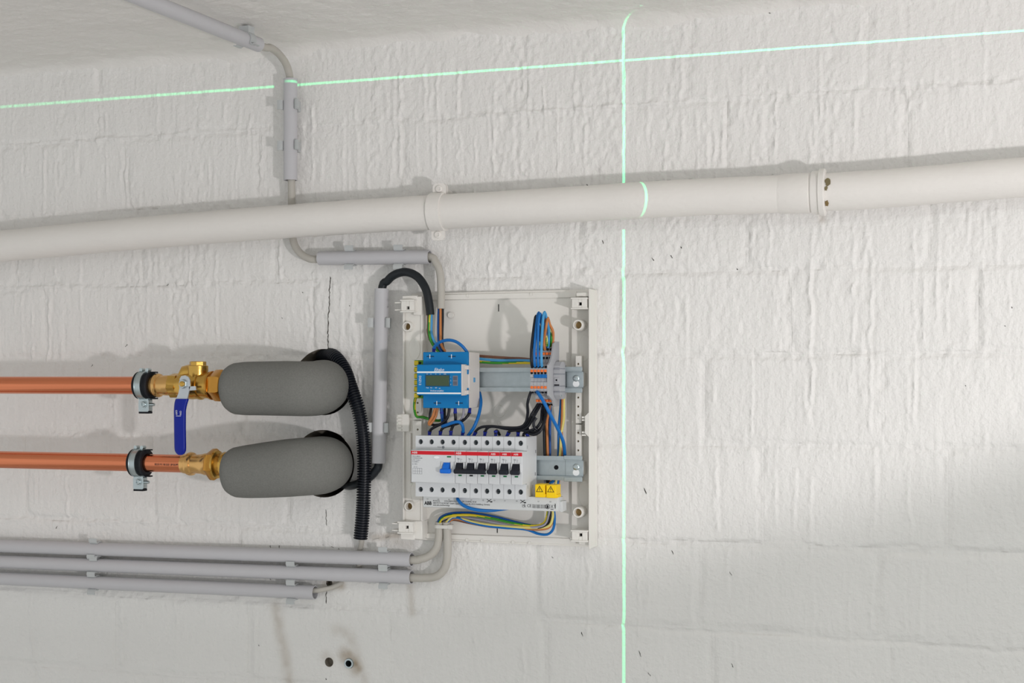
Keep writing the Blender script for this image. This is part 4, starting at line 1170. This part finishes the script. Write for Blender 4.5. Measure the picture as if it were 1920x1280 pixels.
    # small marks on the right flank of the outermost device
    if kind == 'one' and abs(x1 - RX) < 1e-4:
        for (h_, py, w_) in ((.092, 838, .0014), (.052, 846, .0016), (.054, 888, .0016), (.066, 912, .0014), (.090, 913, .0012)):
            mb = MB(); zz = Z(1000, py, h_); mb.box(x1 - .0008, x1 - .00005, h_ - w_ / 2, h_ + w_ / 2, zz - .0024, zz + .0024); build('side_mark', mb, M_hole if h_ < .06 else M_inkgrey, t)
    return t
breaker('residual_current_breaker', 'wide four-pole breaker with a blue toggle, leftmost in the row', RX - 10 * W, 4, 'rcd')
breaker('three_pole_breaker', 'three-pole breaker whose black toggles share one bar', RX - 6 * W, 3, 'three')
for k, l in ((0, 'narrow single-pole breaker beside the three-pole one'), (1, 'narrow single-pole breaker in the middle of the last three'), (2, 'narrow single-pole breaker at the right end of the row')):
    breaker('single_pole_breaker', l, RX - (3 - k) * W, 1, 'one')

# ------------------------------------------------------------------ phase busbar under the breakers, yellow caps
BH = .086
bb = thing('busbar', 'light grey printed busbar strip under the breakers', 'busbar', (X(920, BH), -.05, Z(920, 945, BH)))
xa, xb = X(793, BH), X(1046.5, BH); zt, zb = Z(920, 929, BH), Z(920, 954.5, BH)
mb = MB(); mb.box(xa, xb, .060, BH, zb, zt, .0008); mb.box(xb - .001, xb + .004, .056, .078, zb - .0015, zt - .006, .0008)
build('housing', mb, M_busbar, bb)
ht = BH + .0001
c = P(796, 943, BH); text_obj('lettering', 'ABB', .0074, c.x, ht, c.z, M_ink, bb, squeeze=.86, bold=.00028).__setitem__('label', 'bold black maker lettering')
for (px, py, s_, tx) in ((812, 938.7, .0032, 'PS 3/12/16'), (833, 939.2, .0032, '2CDL230001R1612'), (866, 940, .0032, '63A  Ui 690V'), (882, 940.5, .0032, 'Icc 50 kA'), (812, 942.6, .0033, 'ABB STOTZ-KONTAKT GmbH, Eppelheimer Strasse 82, 69123 Heidelberg, Germany'), (812, 946.3, .0033, 'www.abb.com/lowvoltage')):
    c = P(px, py, BH); text_obj('printed_line', tx, s_, c.x, ht, c.z, M_ink, bb, squeeze=.78)
for px, tx in ((802, 'L1'), (822, 'L2'), (842, 'L3'), (884, 'L1'), (906, 'L2'), (927, 'L3'), (947, 'L1'), (969, 'L2'), (1010, 'L1'), (1032, 'L2')):
    c = P(px, 935.2 + (px - 802) * .022, BH); text_obj('printed_line', tx, .0026, c.x, ht, c.z, M_ink, bb, 'CENTER')
for px, py in ((917, 938.5), (980, 940)):
    mb = MB(); c = P(px, py, BH)
    for s in (-1, 1):
        a = s * .6
        R_ = [[(c.x + u * math.cos(a) - v * math.sin(a), -hh, c.z + u * math.sin(a) + v * math.cos(a)) for u, v in ((-.0042, -.0004), (.0042, -.0004), (.0042, .0004), (-.0042, .0004))] for hh in (BH - .0002, BH + .0002)]
        mb.rings(R_)
    mb.box(c.x + .0024, c.x + .0052, BH - .0002, BH + .0002, c.z - .0022, c.z - .0006)
    build('cutting_symbol', mb, M_ink, bb)
for px, py, tx, s_ in ((979, 946.5, 'UK', .0040), (979, 949.4, 'CA', .0040), (988, 948, 'C', .0062), (993, 948, 'E', .0062)):
    c = P(px, py, BH); text_obj('conformity_mark', tx, s_, c.x, ht, c.z, M_ink, bb)
for py in (946.2, 948.6, 951):
    c = P(998, py, BH); text_obj('printed_line', 'Weitere Angaben siehe Anleitung', .0024, c.x, ht, c.z, M_ink, bb, squeeze=.72)
c = P(1027, 949.3, BH); mb = MB(); mb.lathe((c.x, -BH + .0002, c.z), (0, -1, 0), [(0, .0036), (.0005, .0036), (.0005, .0030), (.0003, .0030)], 22, cap=False); build('ring_symbol', mb, M_ink, bb)
mb = MB(); mb.prism_h([(c.x - .0015, c.z - .0022), (c.x + .0015, c.z - .0022), (c.x + .0012, c.z + .0002), (c.x + .0004, c.z + .0024), (c.x - .0004, c.z + .0024), (c.x - .0012, c.z + .0002)], BH - .0002, BH + .0003); build('person_symbol', mb, M_ink, bb)
c = P(1035, 949.6, BH); mb = MB(); mb.box(c.x - .0022, c.x + .0022, BH - .0002, BH + .0002, c.z - .0042, c.z - .0034)
for s in (-1, 1): mb.prism_h([(c.x - s * .0022, c.z + .0030), (c.x - s * .0016, c.z + .0030), (c.x + s * .0022, c.z - .0024), (c.x + s * .0016, c.z - .0024)], BH - .0002, BH + .0002)
build('bin_symbol', mb, M_ink, bb)
c = P(1041, 949, BH); mb = MB(); mb.box(c.x - .0006, c.x + .0006, BH - .0002, BH + .0002, c.z - .0032, c.z + .0038); mb.box(c.x - .0012, c.x + .0001, BH - .0002, BH + .0002, c.z + .0004, c.z + .0014); build('edge_symbol', mb, M_ink, bb)
for k, (p0, p1, l) in enumerate(((1003, 1021.5, 'left yellow warning cap on the busbar end'), (1024, 1042.5, 'right yellow warning cap on the busbar end'))):
    hc = BH + .004
    mb = MB(); mb.box(X(p0, hc), X(p1, hc), .066, hc, Z(1022, 932.5 + k * .6, hc), Z(1022, 908 + k * .6, hc), .0008); mb.box(X(p1, hc) - .001, X(p1 + 2.2, hc), .070, hc - .002, Z(1022, 932 + k * .6, hc), Z(1022, 926 + k * .6, hc), .0005)
    t = build('end_cap', mb, M_yellow, bb); t['label'] = l
    c = P((p0 + p1) / 2 - .6, 917 + k * .5, hc); R0, R1 = .0062, .0050
    tri = lambda R: [(c.x + R * math.sin(a), c.z + R * math.cos(a) - .0008) for a in (0, 2.0944, 4.18879)]
    mb = MB(); A, B_ = tri(R0), tri(R1 - .0004)
    vs_ = [(x, -hc - .0002, z) for x, z in A + B_] + [(x, -hc + .0002, z) for x, z in A + B_]
    mb.add(vs_, [(i, (i + 1) % 3, (i + 1) % 3 + 3, i + 3) for i in range(3)] + [(i, i + 6, (i + 1) % 3 + 6, (i + 1) % 3) for i in range(3)])
    build('warning_triangle', mb, M_ink, t)
    mb = MB(); mb.box(c.x - .0004, c.x + .0004, hc - .0002, hc + .0002, c.z - .0010, c.z + .0022); mb.box(c.x - .0004, c.x + .0004, hc - .0002, hc + .0002, c.z - .0026, c.z - .0018); build('exclamation_mark', mb, M_ink, t)

# ------------------------------------------------------------------ blue energy meter
mx0, mx1 = X(793, .098), X(877, .098)
mzt, mzb = Z(835, 659.5, .098), Z(835, 765, .098)
mnt, mnb = Z(823, 683, .118), Z(823, 741, .118); HM = .118
nx0, nx1 = X(781.5, HM), X(866.5, HM)
me_ = thing('energy_meter', 'blue electricity meter with dark display on the upper rail', 'meter', ((mx0 + mx1) / 2, -.046, (mzt + mzb) / 2))
mb = MB(); mb.box(mx0 + .001, mx1 + .0002, .0465, .092, mzb + .0005, mzt - .0005, .0008); build('rear_body', mb, M_meterw, me_)
mb = MB(); mb.box(mx0, mx1 - .0002, .0905, .098, mnt - .004, mzt, .0008); mb.box(mx0, mx1 - .0002, .0905, .098, mzb, mnb + .004, .0008)
mb.box(mx1 - .010, mx1 - .0004, .0905, .0975, mnt - .0145, mnt, .0006); mb.box(mx1 - .010, mx1 - .0004, .0905, .0975, mnb, mnb + .0110, .0006)
build('terminal_cover', mb, M_meter, me_)
mb = MB(); mb.box(nx0, nx1 - .0016, .091, HM, mnb, mnt, .0010); front = build('front_housing', mb, M_meter, me_)
mb = MB(); mb.box(nx1 - .0016, nx1, .0912, HM - .0004, mnb, mnt, .0004)
mb.box(nx1 - .001, nx1 + .005, .094, HM - .012, mnt - .0075, mnt - .0015, .0005); mb.box(nx1 - .001, nx1 + .005, .094, HM - .012, mnb + .0015, mnb + .0075, .0005); build('frame_edge', mb, M_meterw, me_)
for py in (697.5, 737):
    z = Z(823, py, HM); mb = MB(); mb.box(nx0 + .0002, nx1 - .0018, HM - .0003, HM + .0002, z - .0011, z + .0011); build('white_stripe', mb, M_inkw, front)
c0, c1 = P(798.5, 703.5, HM), P(842.5, 723.5, HM)
mb = MB(); mb.box(c0.x, c1.x, HM - .0008, HM + .0006, c1.z, c0.z, .0005); lcd = build('display', mb, M_lcd, me_); lcd['label'] = 'dark olive liquid crystal display, switched off'
mb = MB(); mb.box(c0.x - .0012, c1.x + .0010, HM - .0005, HM + .0003, c1.z - .0010, c0.z + .0012); build('display_bezel', mb, M_ink if False else mat('bezel_blue', (14, 78, 120), .4), me_)
c0, c1 = P(849, 704, HM), P(858.5, 723, HM)
mb = MB(); mb.box(c0.x, c1.x, HM - .0004, HM + .0005, c1.z, c0.z, .0003); bt = build('button_field', mb, M_dkgrey, me_)
for k in range(2):
    z = c0.z + (c1.z - c0.z) * (.27 + .47 * k); mb = MB(); mb.box(c0.x + .0012, c1.x - .0012, HM + .0003, HM + .0011, z - .0024, z + .0024, .0003); build('button', mb, mat('button_dark', (92, 96, 110), .5), bt)
hm = HM + .0002
c = P(814, 693, HM); text_obj('lettering', 'Eltako', .0066, c.x, hm, c.z, M_inkw, front, shear=.25, squeeze=.95)
c = P(787.5, 713, HM); text_obj('lettering', 'DSZ12', .0050, c.x, hm, c.z, M_inkw, front, 'CENTER', rot=-math.pi / 2)
for px, py, tx, s_ in ((800, 701.3, 'T1', .0022), (807, 701.3, 'L1', .0022), (816, 701.3, 'L2', .0022), (824, 701.3, 'L3', .0022), (832, 701.3, 'kWh', .0022), (799, 726.8, 'Total', .0022), (807, 726.8, 'RS1', .0022), (816, 726.8, 'kW', .0022), (823, 728, 'U/I', .0022), (807, 732.4, 'Drehstromz\u00e4hler', .0034), (844.5, 707, '1', .0024), (844.5, 713.5, '2', .0024), (844.5, 720.5, '3', .0024)):
    c = P(px, py, HM); text_obj('printed_mark', tx, s_, c.x, hm, c.z, M_inkw, front, squeeze=.9)
for px, py in ((807, 668), (847.5, 668), (820, 755.5), (861, 755.5)):
    c = P(px, py, .098); mb = MB(); mb.box(c.x - .0058, c.x + .0058, .0976, .0983, c.z - .0007, c.z + .0007); k_ = build('screw_slot', mb, mat('slot_navy', (12, 44, 76), .5), me_)
    mb = MB(); mb.box(c.x - .0012, c.x - .0002, .0976, .0986, c.z - .0030, c.z + .0030); build('slot_mark', mb, M_inkw, k_)
c = P(877, 712, .09); mb = MB(); mb.box(mx1 - .0004, mx1 + .0006, .066, .074, c.z - .0035, c.z + .0035, .0004); build('seal', mb, M_wlight, me_)
# white carrier above the meter
c = P(852, 657, .06); mb = MB(); mb.box(c.x - .010, c.x + .014, .05, .07, c.z - .004, c.z + .0015, .0006); build('top_tab', mb, M_meterw, me_)

# green-yellow earth terminal beside the meter
pe = thing('earth_terminal', 'green and yellow earth terminal strip left of the blue meter', 'terminal', (X(785, .07), -.046, Z(785, 711, .08)))
xa, xb = X(776, .078), X(793.5, .078)
for k in range(6):
    z = Z(785, 675 + k * 12.2, .078); z2_ = Z(785, 675 + k * 12.2 + 10.6, .078)
    mb = MB(); mb.box(xa, xb, .0465, .078, z2_, z, .0012); mb.box(xa + .001, xa + .008, .076, .080, z2_ + .001, z - .001, .0006, mi=1); mb.box(xa + .009, xb - .001, .077, .0785, z2_ + .002, z - .0035, .0004, mi=0)
    cl_ = build('clamp_segment', mb, [M_pegreen, M_wyellow], pe)
    mb = MB(); mb.cyl((xa + .0105, -.0785, (z + z2_) / 2), (xa + .0105, -.0800, (z + z2_) / 2), .0018, n=14); build('wire_hole', mb, M_hole, cl_)
for py in (693, 731):
    z = Z(785, py, .07); mb = MB(); mb.cyl((xa - .0022, -.070, z), (xa + .001, -.070, z), .0028, n=14); build('screw', mb, M_dkgrey, pe)
# ------------------------------------------------------------------ spring terminal blocks on the upper rail
TBH = .100
tx0 = X(997.2, TBH); tp = (X(1022.6, TBH) - tx0) / 4
zr = lambda py, h: Z(1010, py, h)
poly = [(zr(757, .060), .0465), (zr(757, .060), .066), (zr(747, .074), .074), (zr(741, .074), .0755), (zr(739, .09), .092), (zr(736, .1), .0955), (zr(732, .1), TBH), (zr(716, .1), TBH), (zr(715, .1), .0972), (zr(708, .1), .0972), (zr(707, .1), TBH), (zr(691, .1), TBH), (zr(687, .1), .096), (zr(683, .09), .090), (zr(680, .074), .0755), (zr(668, .074), .0750), (zr(652, .074), .070), (zr(646, .06), .060), (zr(646, .06), .0465)]
ords = ['first', 'second', 'third', 'fourth', 'fifth']
for k in range(5):
    xc = tx0 + k * tp
    t = thing('terminal_block', f'grey spring terminal block with orange push tabs, {ords[k]} from the left', 'terminal', (xc, -.046, RZ1), 'row of spring terminal blocks')
    mb = MB(); mb.prism_x(poly, xc - tp / 2 + .00012, xc + tp / 2 - .00012); build('housing', mb, M_term, t, smooth=False)
    for py, hh in ((695, TBH), (726, TBH), (663, .0752), (751, .0735)):
        c = zr(py, hh)
        mb = MB(); mb.box(xc - .0019, xc + .0019, hh - .004, hh + .0012, c - .0019, c + .0019, .0004); build('push_tab', mb, M_orange, t)
    for py, hh in ((688, .0985), (735, .0972), (671, .0752), (655, .0722), (699, TBH), (757.5, .066)):
        c = zr(py, hh)
        mb = MB(); mb.cyl((xc, -hh + .004, c), (xc, -hh - .0006, c), .0019, n=14); build('wire_hole', mb, M_hole, t)
    # metal foot gripping the rail
    mb = MB(); mb.box(xc - tp * .42, xc + tp * .42, .040, .0475, RZ1 - .0215, RZ1 - .0150); mb.box(xc - tp * .42, xc + tp * .42, .040, .0475, RZ1 + .0182, RZ1 + .0215); build('rail_foot', mb, M_termd, t)
mb = MB(); mb.box(tx0 + .6 * tp, tx0 + 4.45 * tp, .0955, TBH + .0016, zr(708.5, TBH), zr(701.5, TBH), .0006)
for k in range(1, 5): mb.box(tx0 + k * tp - .0002, tx0 + k * tp + .0002, TBH + .001, TBH + .0020, zr(708, TBH), zr(702, TBH))
tag(build('jumper_bridge', mb, M_wblue), 'blue plastic jumper bridge across the spring terminal blocks', 'jumper')
xe = tx0 + 4.5 * tp + .0001
pe_poly = [(zr(761, .060), .0465), (zr(762, .060), .070), (zr(751, .08), .078), (zr(746, .08), .090), (zr(741, .1), TBH + .0002), (zr(684, .1), TBH + .0004), (zr(678, .09), .092), (zr(666, .08), .082), (zr(644, .074), .074), (zr(640, .070), .066), (zr(640, .07), .0465)]
mb = MB(); mb.prism_x(pe_poly, xe, xe + .0024); tag(build('end_plate', mb, M_term, smooth=False), 'large flat grey end plate closing the terminal row', 'end plate')
# end bracket screwed to the rail
eb = thing('end_bracket', 'grey ribbed end bracket clamped beside the terminal row', 'bracket', (xe + .007, -.046, RZ1))
x0_, x1_ = xe + .0026, xe + .0118
zt, zb = zr(678, .07), zr(748, .07)
mb = MB(); mb.prism_x([(zb + .003, .0465), (zb, .052), (zb, .066), (zb + .006, .074), (zb + .018, .0765), (zt - .018, .0765), (zt - .006, .074), (zt, .066), (zt, .052), (zt - .003, .0465)], x0_, x1_); build('housing', mb, M_term, eb, smooth=False)
for k, (za, zb_) in enumerate(((zt - .011, zt - .0095), (zt - .019, zt - .0175), (zb + .010, zb + .0115), (zb + .0185, zb + .020))):
    mb = MB(); mb.box(x0_ + .0004, x1_ + .0006, .050, .0772, za, zb_, .0003); build('rib', mb, M_termd, eb)
zc = (zt + zb) / 2 + .001
mb = MB(); mb.box(x1_ - .0080, x1_ - .0010, .0755, .0774, zc - .0045, zc + .0035, .0004); fr = build('latch_frame', mb, M_term, eb)
mb = MB(); mb.box(x1_ - .0056, x1_ - .0034, .0765, .0778, zc - .0018, zc + .0008); build('latch_hole', mb, M_hole, fr)
mb = MB(); mb.box(x1_ - .0080, x1_ - .0005, .0755, .0770, zc - .0098, zc - .0068); build('latch_slot', mb, M_hole, eb)
c = P(1053, 741, .07); mb = MB(); mb.lathe((x1_ - .0018, -.0662, zb + .005), (0, -1, 0), [(0, .0026), (.0022, .0024), (.0022, .0012)], 16); build('screw', mb, M_steel, eb)
mb = MB(); mb.box(x0_ + .002, x1_ - .001, .040, .0475, RZ1 + .0182, RZ1 + .0215); mb.box(x0_ + .002, x1_ - .001, .040, .0475, RZ1 - .0215, RZ1 - .0182); build('rail_foot', mb, M_termd, eb)
# printed marker strip between the tab rows
for py in (681, 712, 743):
    pass

# ------------------------------------------------------------------ single wires
WR = .0021
def wire(label, m, pts, r=WR, ferr=(), group=None, two=False, name='wire'):
    pts = [P(*p) for p in pts]
    if not ferr:
        mb = MB(); core_wire(mb, pts, r, two=two)
        return tag(build(name, mb, m), label, 'wire', group)
    t = thing(name, label, 'wire', tuple(pts[0]), group)
    mb = MB(); core_wire(mb, pts, r, two=two); build('insulation', mb, m, t)
    sp = spline(pts, .004)
    for e in ferr:
        a, b = (sp[0], sp[2]) if e == 0 else (sp[-1], sp[-3])
        d_ = (b - a).normalized()
        mb = MB(); mb.lathe(a, d_, [(0, .0024), (.005, .0025), (.0085, .0031), (.0088, .0022)], 14); build('ferrule', mb, M_ferrule, t)
    return t
# over the meter
wire('blue wire looping over the top of the meter', M_wblue, [(813, 662, .074), (814, 651, .078), (823, 642, .082), (838, 637.5, .084), (853, 639.5, .084), (866, 648, .082), (876, 660, .076)], .0024, (0,))
# earth wire left of the meter
wire('green and yellow wire dropping from the earth terminal', [M_wyellow, M_wgreen], [(783, 741, .070), (778.5, 748, .070), (777, 762, .066), (779, 776, .060), (783, 781.5, .056), (793, 781.5, .054), (806, 786, .052), (822, 788.5, .050), (830, 786, .048)], .0022, two=True)
# below the meter
GM = 'wires between meter and breakers'
wire('black wire from meter to the first breaker terminal', M_wblack, [(842, 764, .074), (841, 777, .074), (834, 790, .075), (820, 798, .076), (809, 804, .076), (805.5, 811, .074), (804.5, 818, .072)], .0022, (6,), GM)
wire('black wire hanging left below the meter beside the orange one', M_wblack, [(808.5, 764, .066), (806, 780, .066), (807, 793, .066), (815, 797, .066), (829, 794.5, .064)], .0021, (), GM)
wire('orange-brown wire bent into a hairpin below the meter', M_worange, [(820, 764, .070), (817, 780, .071), (809, 792, .074), (805, 796, .075), (804.5, 791, .077), (811, 781, .078), (816, 764, .078)], .0021, (), GM)
wire('dark blue wire below the meter centre', M_wblue2, [(827.5, 764, .072), (828.5, 776, .070), (830, 790, .066), (832, 800, .060)], .0026, (0,), GM)
wire('black wire behind the dark blue one below the meter', M_wblack, [(834, 764, .062), (833.5, 777, .062), (836, 788, .062), (836, 797, .062)], .0021, (), GM)
wire('black wire with violet sleeve from meter to the third breaker terminal', M_wblack, [(853.5, 764, .074), (853.5, 777, .074), (854, 790, .072), (849, 799, .072), (845.5, 808, .072), (845, 818, .072)], .0022, (0, 5), GM)
wire('black wire from the meter right side to the second breaker terminal', M_wblack, [(881, 765, .062), (880, 774, .066), (873, 784, .070), (860, 793, .070), (845, 797, .072), (832, 801, .074), (826, 809, .074), (825, 818, .072)], .0022, (0, 7), GM)
wire('thin grey wire below the meter', M_wgrey, [(869.5, 764, .070), (869, 776, .070), (865, 786, .068), (858, 793, .064)], .0018, (), GM)
wire('bright blue wire bending into the fourth breaker terminal', M_wblue, [(829, 799, .078), (838, 796, .082), (849, 792, .084), (859, 790.5, .084), (866, 795, .082), (868.5, 805, .078), (866.5, 818, .072)], .0025, (6,), GM)
wire('blue wire running down from the rail to the first three-pole terminal', M_wblue, [(897, 728, .030), (901, 745, .044), (901.5, 758, .056), (897, 780, .070), (889, 800, .075), (881, 812, .074), (876, 819, .072)], .0025, ())
# black wires from terminals to breakers
GB = 'black wires between terminals and breakers'
wire('black wire from the first terminal down to the three-pole breaker', M_wblack, [(995.5, 734, .094), (992, 744, .098), (989, 757, .096), (989.5, 773, .090), (986, 791, .084), (975, 800.5, .080), (950, 801.5, .078), (922, 799, .078), (903, 800.5, .078), (893, 807, .076), (888, 818, .072)], .0021, (10,), GB)
wire('black wire arching into the middle three-pole terminal', M_wblack, [(1009, 757, .070), (1004, 765, .074), (996, 778, .078), (989, 794, .080), (976, 803, .078), (952, 804, .076), (928, 799.5, .078), (916, 801, .078), (910, 808, .076), (908.5, 818, .072)], .0021, (9,), GB)
wire('short black wire stub in the right three-pole terminal', M_wblack, [(937, 816, .058), (933, 808, .062), (929.5, 808, .070), (929.5, 818, .072)], .0022, (3,), GB)
wire('black wire arching into the terminal of the first narrow breaker', M_wblack, [(1014, 757, .068), (1008, 768, .074), (1000, 782, .080), (991, 798, .082), (980, 806, .080), (966, 806.5, .078), (955, 808.5, .077), (950, 818, .072)], .0021, (7,), GB)
wire('black wire into the terminal of the middle narrow breaker', M_wblack, [(1019, 757, .066), (1016, 772, .074), (1014, 790, .082), (1004, 803, .084), (988, 808, .082), (976, 806, .078), (971.5, 810, .075), (971, 819, .072)], .0021, (7,), GB)
wire('black wire loop into the terminal of the right narrow breaker', M_wblack, [(1027, 757, .066), (1024, 775, .076), (1019, 795, .086), (1011, 810, .090), (1000, 814.5, .088), (991, 811, .082), (989, 800, .076), (985, 806, .072), (991, 820, .072)], .0022, (8,), GB)
wire('black wire bent into a hook below the terminals', M_wblack, [(1005.5, 783, .088), (1001, 790, .090), (1001, 799, .090), (1006, 805, .088), (1013, 806, .084), (1019, 798, .080), (1020, 780, .074), (1021, 760, .068)], .0021, (), GB)
wire('black wire crossing low between terminals and breaker flank', M_wblack, [(1026, 760, .062), (1022, 780, .072), (1016, 800, .080), (1005, 809.5, .084), (992, 809, .080), (982, 813, .074), (982, 820, .066)], .0021, (), GB)
wire('bright blue wire slanting from the third terminal toward the lower rail', M_wblue, [(1006.5, 733, .096), (1010, 738, .103), (1021, 756, .104), (1034, 781, .096), (1047, 806, .080), (1056, 828, .062), (1058.5, 846, .044), (1058, 862, .030), (1050, 885, .026), (1038, 900, .034), (1031, 908, .050)], .0026, ())
# arcs on top of the terminals
GT = 'wires looping above the terminals'
def top_arc(label, m, x_f, x_a, y_a, x_r, y_r, ha=.092, hf=.0985, hr=.070, yf=688, two=False, r=WR):
    wire(label, m, [(x_f, yf, hf - .002), (x_f - 1.2, yf - 8, hf + .003), (x_f - 1.4, (yf + y_a) / 2 + 14, hf + .004), (x_a - 3.2, y_a + 16, ha + .004), (x_a, y_a, ha), (x_a + 3.6, y_a + 12, ha - .007), (x_r + 1.0, (y_a + y_r) / 2, hr + .008), (x_r, y_r, hr)], r, (), GT, two)
top_arc('black wire looping above the terminals at the left', M_wblack, 997.8, 1005, 592, 1011, 652)
top_arc('leftmost blue wire looping above the terminals', M_wblue, 1003.5, 1010, 586, 1016, 652)
top_arc('second blue wire looping above the terminals', M_wblue, 1010, 1013, 588, 1022, 652, ha=.097)
top_arc('third blue wire looping above the terminals', M_wlight, 1016.5, 1021, 585, 1028, 652, ha=.095)
top_arc('orange-brown wire looping above the terminals at the right', M_worange, 1021.5, 1027, 596, 1036, 650, ha=.088, hf=.076, hr=.066, yf=655)
top_arc('yellow and green wire behind the loops above the terminals', [M_wyellow, M_wgreen], 1012.5, 1012, 612, 1011.5, 652, ha=.060, hf=.074, hr=.062, yf=650, two=True)
top_arc('green and yellow wire at the right of the loops', [M_wpale, M_wgreen], 1026, 1028, 611, 1033, 652, ha=.070, hf=.074, hr=.064, yf=648, two=True)
top_arc('brown wire between the loops above the terminals', M_wbrown, 1019.5, 1020, 596, 1022, 652, ha=.074, hf=.074, hr=.064, yf=650)
top_arc('yellow wire between the loops above the terminals', M_wyellow, 1018, 1018, 604, 1018, 652, ha=.066, hf=.072, hr=.062, yf=650, r=.0018)

# two grey cables from the lower conduits, their cores run up behind the busbar and the rail
def multicore(label, sheath, cores, loc):
    g = thing('outgoing_cable', label, 'cable', loc, 'grey cables entering the box from below')
    mb = MB(); mb.tube(spline(sheath, .004), .0064, 18); build('sheath', mb, M_cable, g)
    for nm, m, two, pt in cores:
        mb = MB(); core_wire(mb, [P(*p) for p in pt], .0020, two=two); build(nm, mb, m, g)
    return g
a, b = low[0]
multicore('left grey cable rising from the uppermost conduit into the box', [a.lerp(b, .8), b + Vector((-.01, 0, -.001)), P(788, 1047.5, CH), P(806, 1041, .019), P(818, 1028, .020), P(823, 1008, .022), P(824, 978, .024)],
   [('blue_core', M_wblue2, False, [(821, 980, .026), (826, 970, .028), (841, 963, .030), (862, 961, .030), (890, 962, .028), (930, 969, .028), (965, 978, .028), (1000, 985, .030), (1023, 981, .032), (1031, 966, .034), (1032, 948, .034), (1030, 900, .030), (1031, 853, .028), (1031, 800, .030), (1032, 766, .040), (1030, 756, .052)]),
    ('earth_core', [M_wgreen, M_wyellow], True, [(824, 980, .028), (829, 972, .031), (844, 966.5, .034), (865, 965, .034), (890, 966, .032), (930, 973, .030), (965, 981, .030), (1000, 985.5, .032), (1019, 981, .034), (1026, 966, .036), (1027, 945, .036), (1025, 900, .034), (1025, 853, .030), (1025, 800, .032), (1024, 766, .042), (1020, 757, .052)]),
    ('grey_core', M_wgrey, False, [(823, 980, .023), (829, 974, .024), (845, 969, .026), (870, 970, .026), (905, 975, .026), (940, 982, .028), (975, 988, .030), (1005, 988, .034), (1023, 982, .037), (1029, 966, .038), (1029.5, 948, .038), (1022, 905, .036), (1021, 853, .034), (1019, 800, .034), (1014, 762, .050)]),
    ('black_core', M_wblack, False, [(822, 980, .022), (830, 975, .023), (850, 971, .023), (890, 973, .024), (930, 980, .026), (965, 987, .028), (1000, 990, .032), (1022, 985, .036), (1032, 968, .038), (1034, 948, .036), (1027, 905, .036), (1021.5, 853, .036), (1020, 800, .036), (1018, 762, .050)])], tuple(b))
a, b = low[1]
multicore('right grey cable rising from the middle conduit into the box', [a.lerp(b, .8), b + Vector((-.01, 0, -.001)), P(795, 1083, CH), P(818, 1080, .019), P(833, 1066, .020), P(838.5, 1045, .021), P(839, 1010, .022), P(837.5, 978, .024)],
   [('blue_core', M_wblue, False, [(838, 980, .026), (846, 971, .028), (858, 970, .030), (880, 978, .030), (910, 985, .030), (945, 989, .030), (985, 992, .030), (1008, 1000, .030), (1026, 1001.5, .032), (1037, 992, .034), (1040, 972, .036), (1039, 950, .036), (1046, 905, .034), (1047, 853, .028), (1048, 800, .030), (1051, 765, .036), (1052, 745, .042)]),
    ('yellow_core', M_wpale, False, [(836, 980, .026), (848, 969, .029), (865, 972, .030), (890, 979, .030), (920, 984, .030), (950, 986.5, .030), (985, 988.5, .032), (1015, 989, .034), (1031, 984, .037), (1036.5, 968, .039), (1036.5, 948, .037), (1042, 905, .036), (1050, 853, .034), (1052, 815, .030), (1057, 785, .034), (1057, 745, .042)]),
    ('brown_core', M_worange, False, [(840, 980, .024), (850, 972, .025), (870, 975, .027), (900, 983, .028), (945, 988, .028), (985, 991, .030), (1015, 992, .033), (1031, 987, .035), (1037, 970, .036), (1038, 950, .034), (1047, 905, .032), (1053, 853, .030), (1053, 810, .030), (1054, 775, .036), (1054.5, 745, .044)]),
    ('dark_brown_core', M_wbrown, False, [(837, 980, .022), (850, 974, .022), (880, 980, .023), (920, 987, .024), (960, 989, .026), (1000, 992, .030), (1022, 990, .033), (1033, 978, .036), (1035, 955, .036), (1030, 905, .030), (1027, 853, .026), (1028, 800, .028), (1025, 764, .044)])], tuple(b))
wire('orange-brown wire rising vertically beside the right breaker flank', M_worange, [(1029, 905, .034), (1028, 875, .032), (1027, 853, .032), (1026, 820, .034), (1025.5, 790, .036), (1029, 772, .042), (1031, 758, .056)], .0021, ())
wire('blue wire from the four-pole breaker bottom sagging behind the busbar', M_wblue, [(857.5, 933, .080), (859, 937, .092), (866, 945, .094), (878, 951.5, .092), (896, 956, .088), (918, 957, .080), (940, 954.5, .068), (960, 951.5, .056), (980, 948, .052)], .0025, ())
# cable tie with head
t = thing('cable_tie', 'white cable tie binding the two cables at the box edge', 'tie', tuple(P(831, 988, .015)))
mb = MB(); n = 28
c = P(831, 986.5, .0235); Lx = (X(838, .024) - X(824, .024)) / 2; r0, r1 = .0066, .0078
def oval(r, z):
    out = []
    for k in range(n):
        a = 2 * math.pi * k / n
        out.append((c.x + math.copysign(Lx, math.cos(a)) * (1 if abs(math.cos(a)) > .05 else 0) + r * math.cos(a), c.y - r * math.sin(a), c.z + z))
    return out
mb.rings([oval(r0, -.0026), oval(r1, -.0026), oval(r1, .0026), oval(r0, .0026), oval(r0, -.0026)], False, False); build('band', mb, M_tie, t)
h_ = P(844.5, 987, .026); mb = MB(); mb.box(h_.x - .0038, h_.x + .0042, .022, .031, h_.z - .0038, h_.z + .0038, .0012); build('tie_head', mb, M_tie, t)

scene.render.film_transparent = False
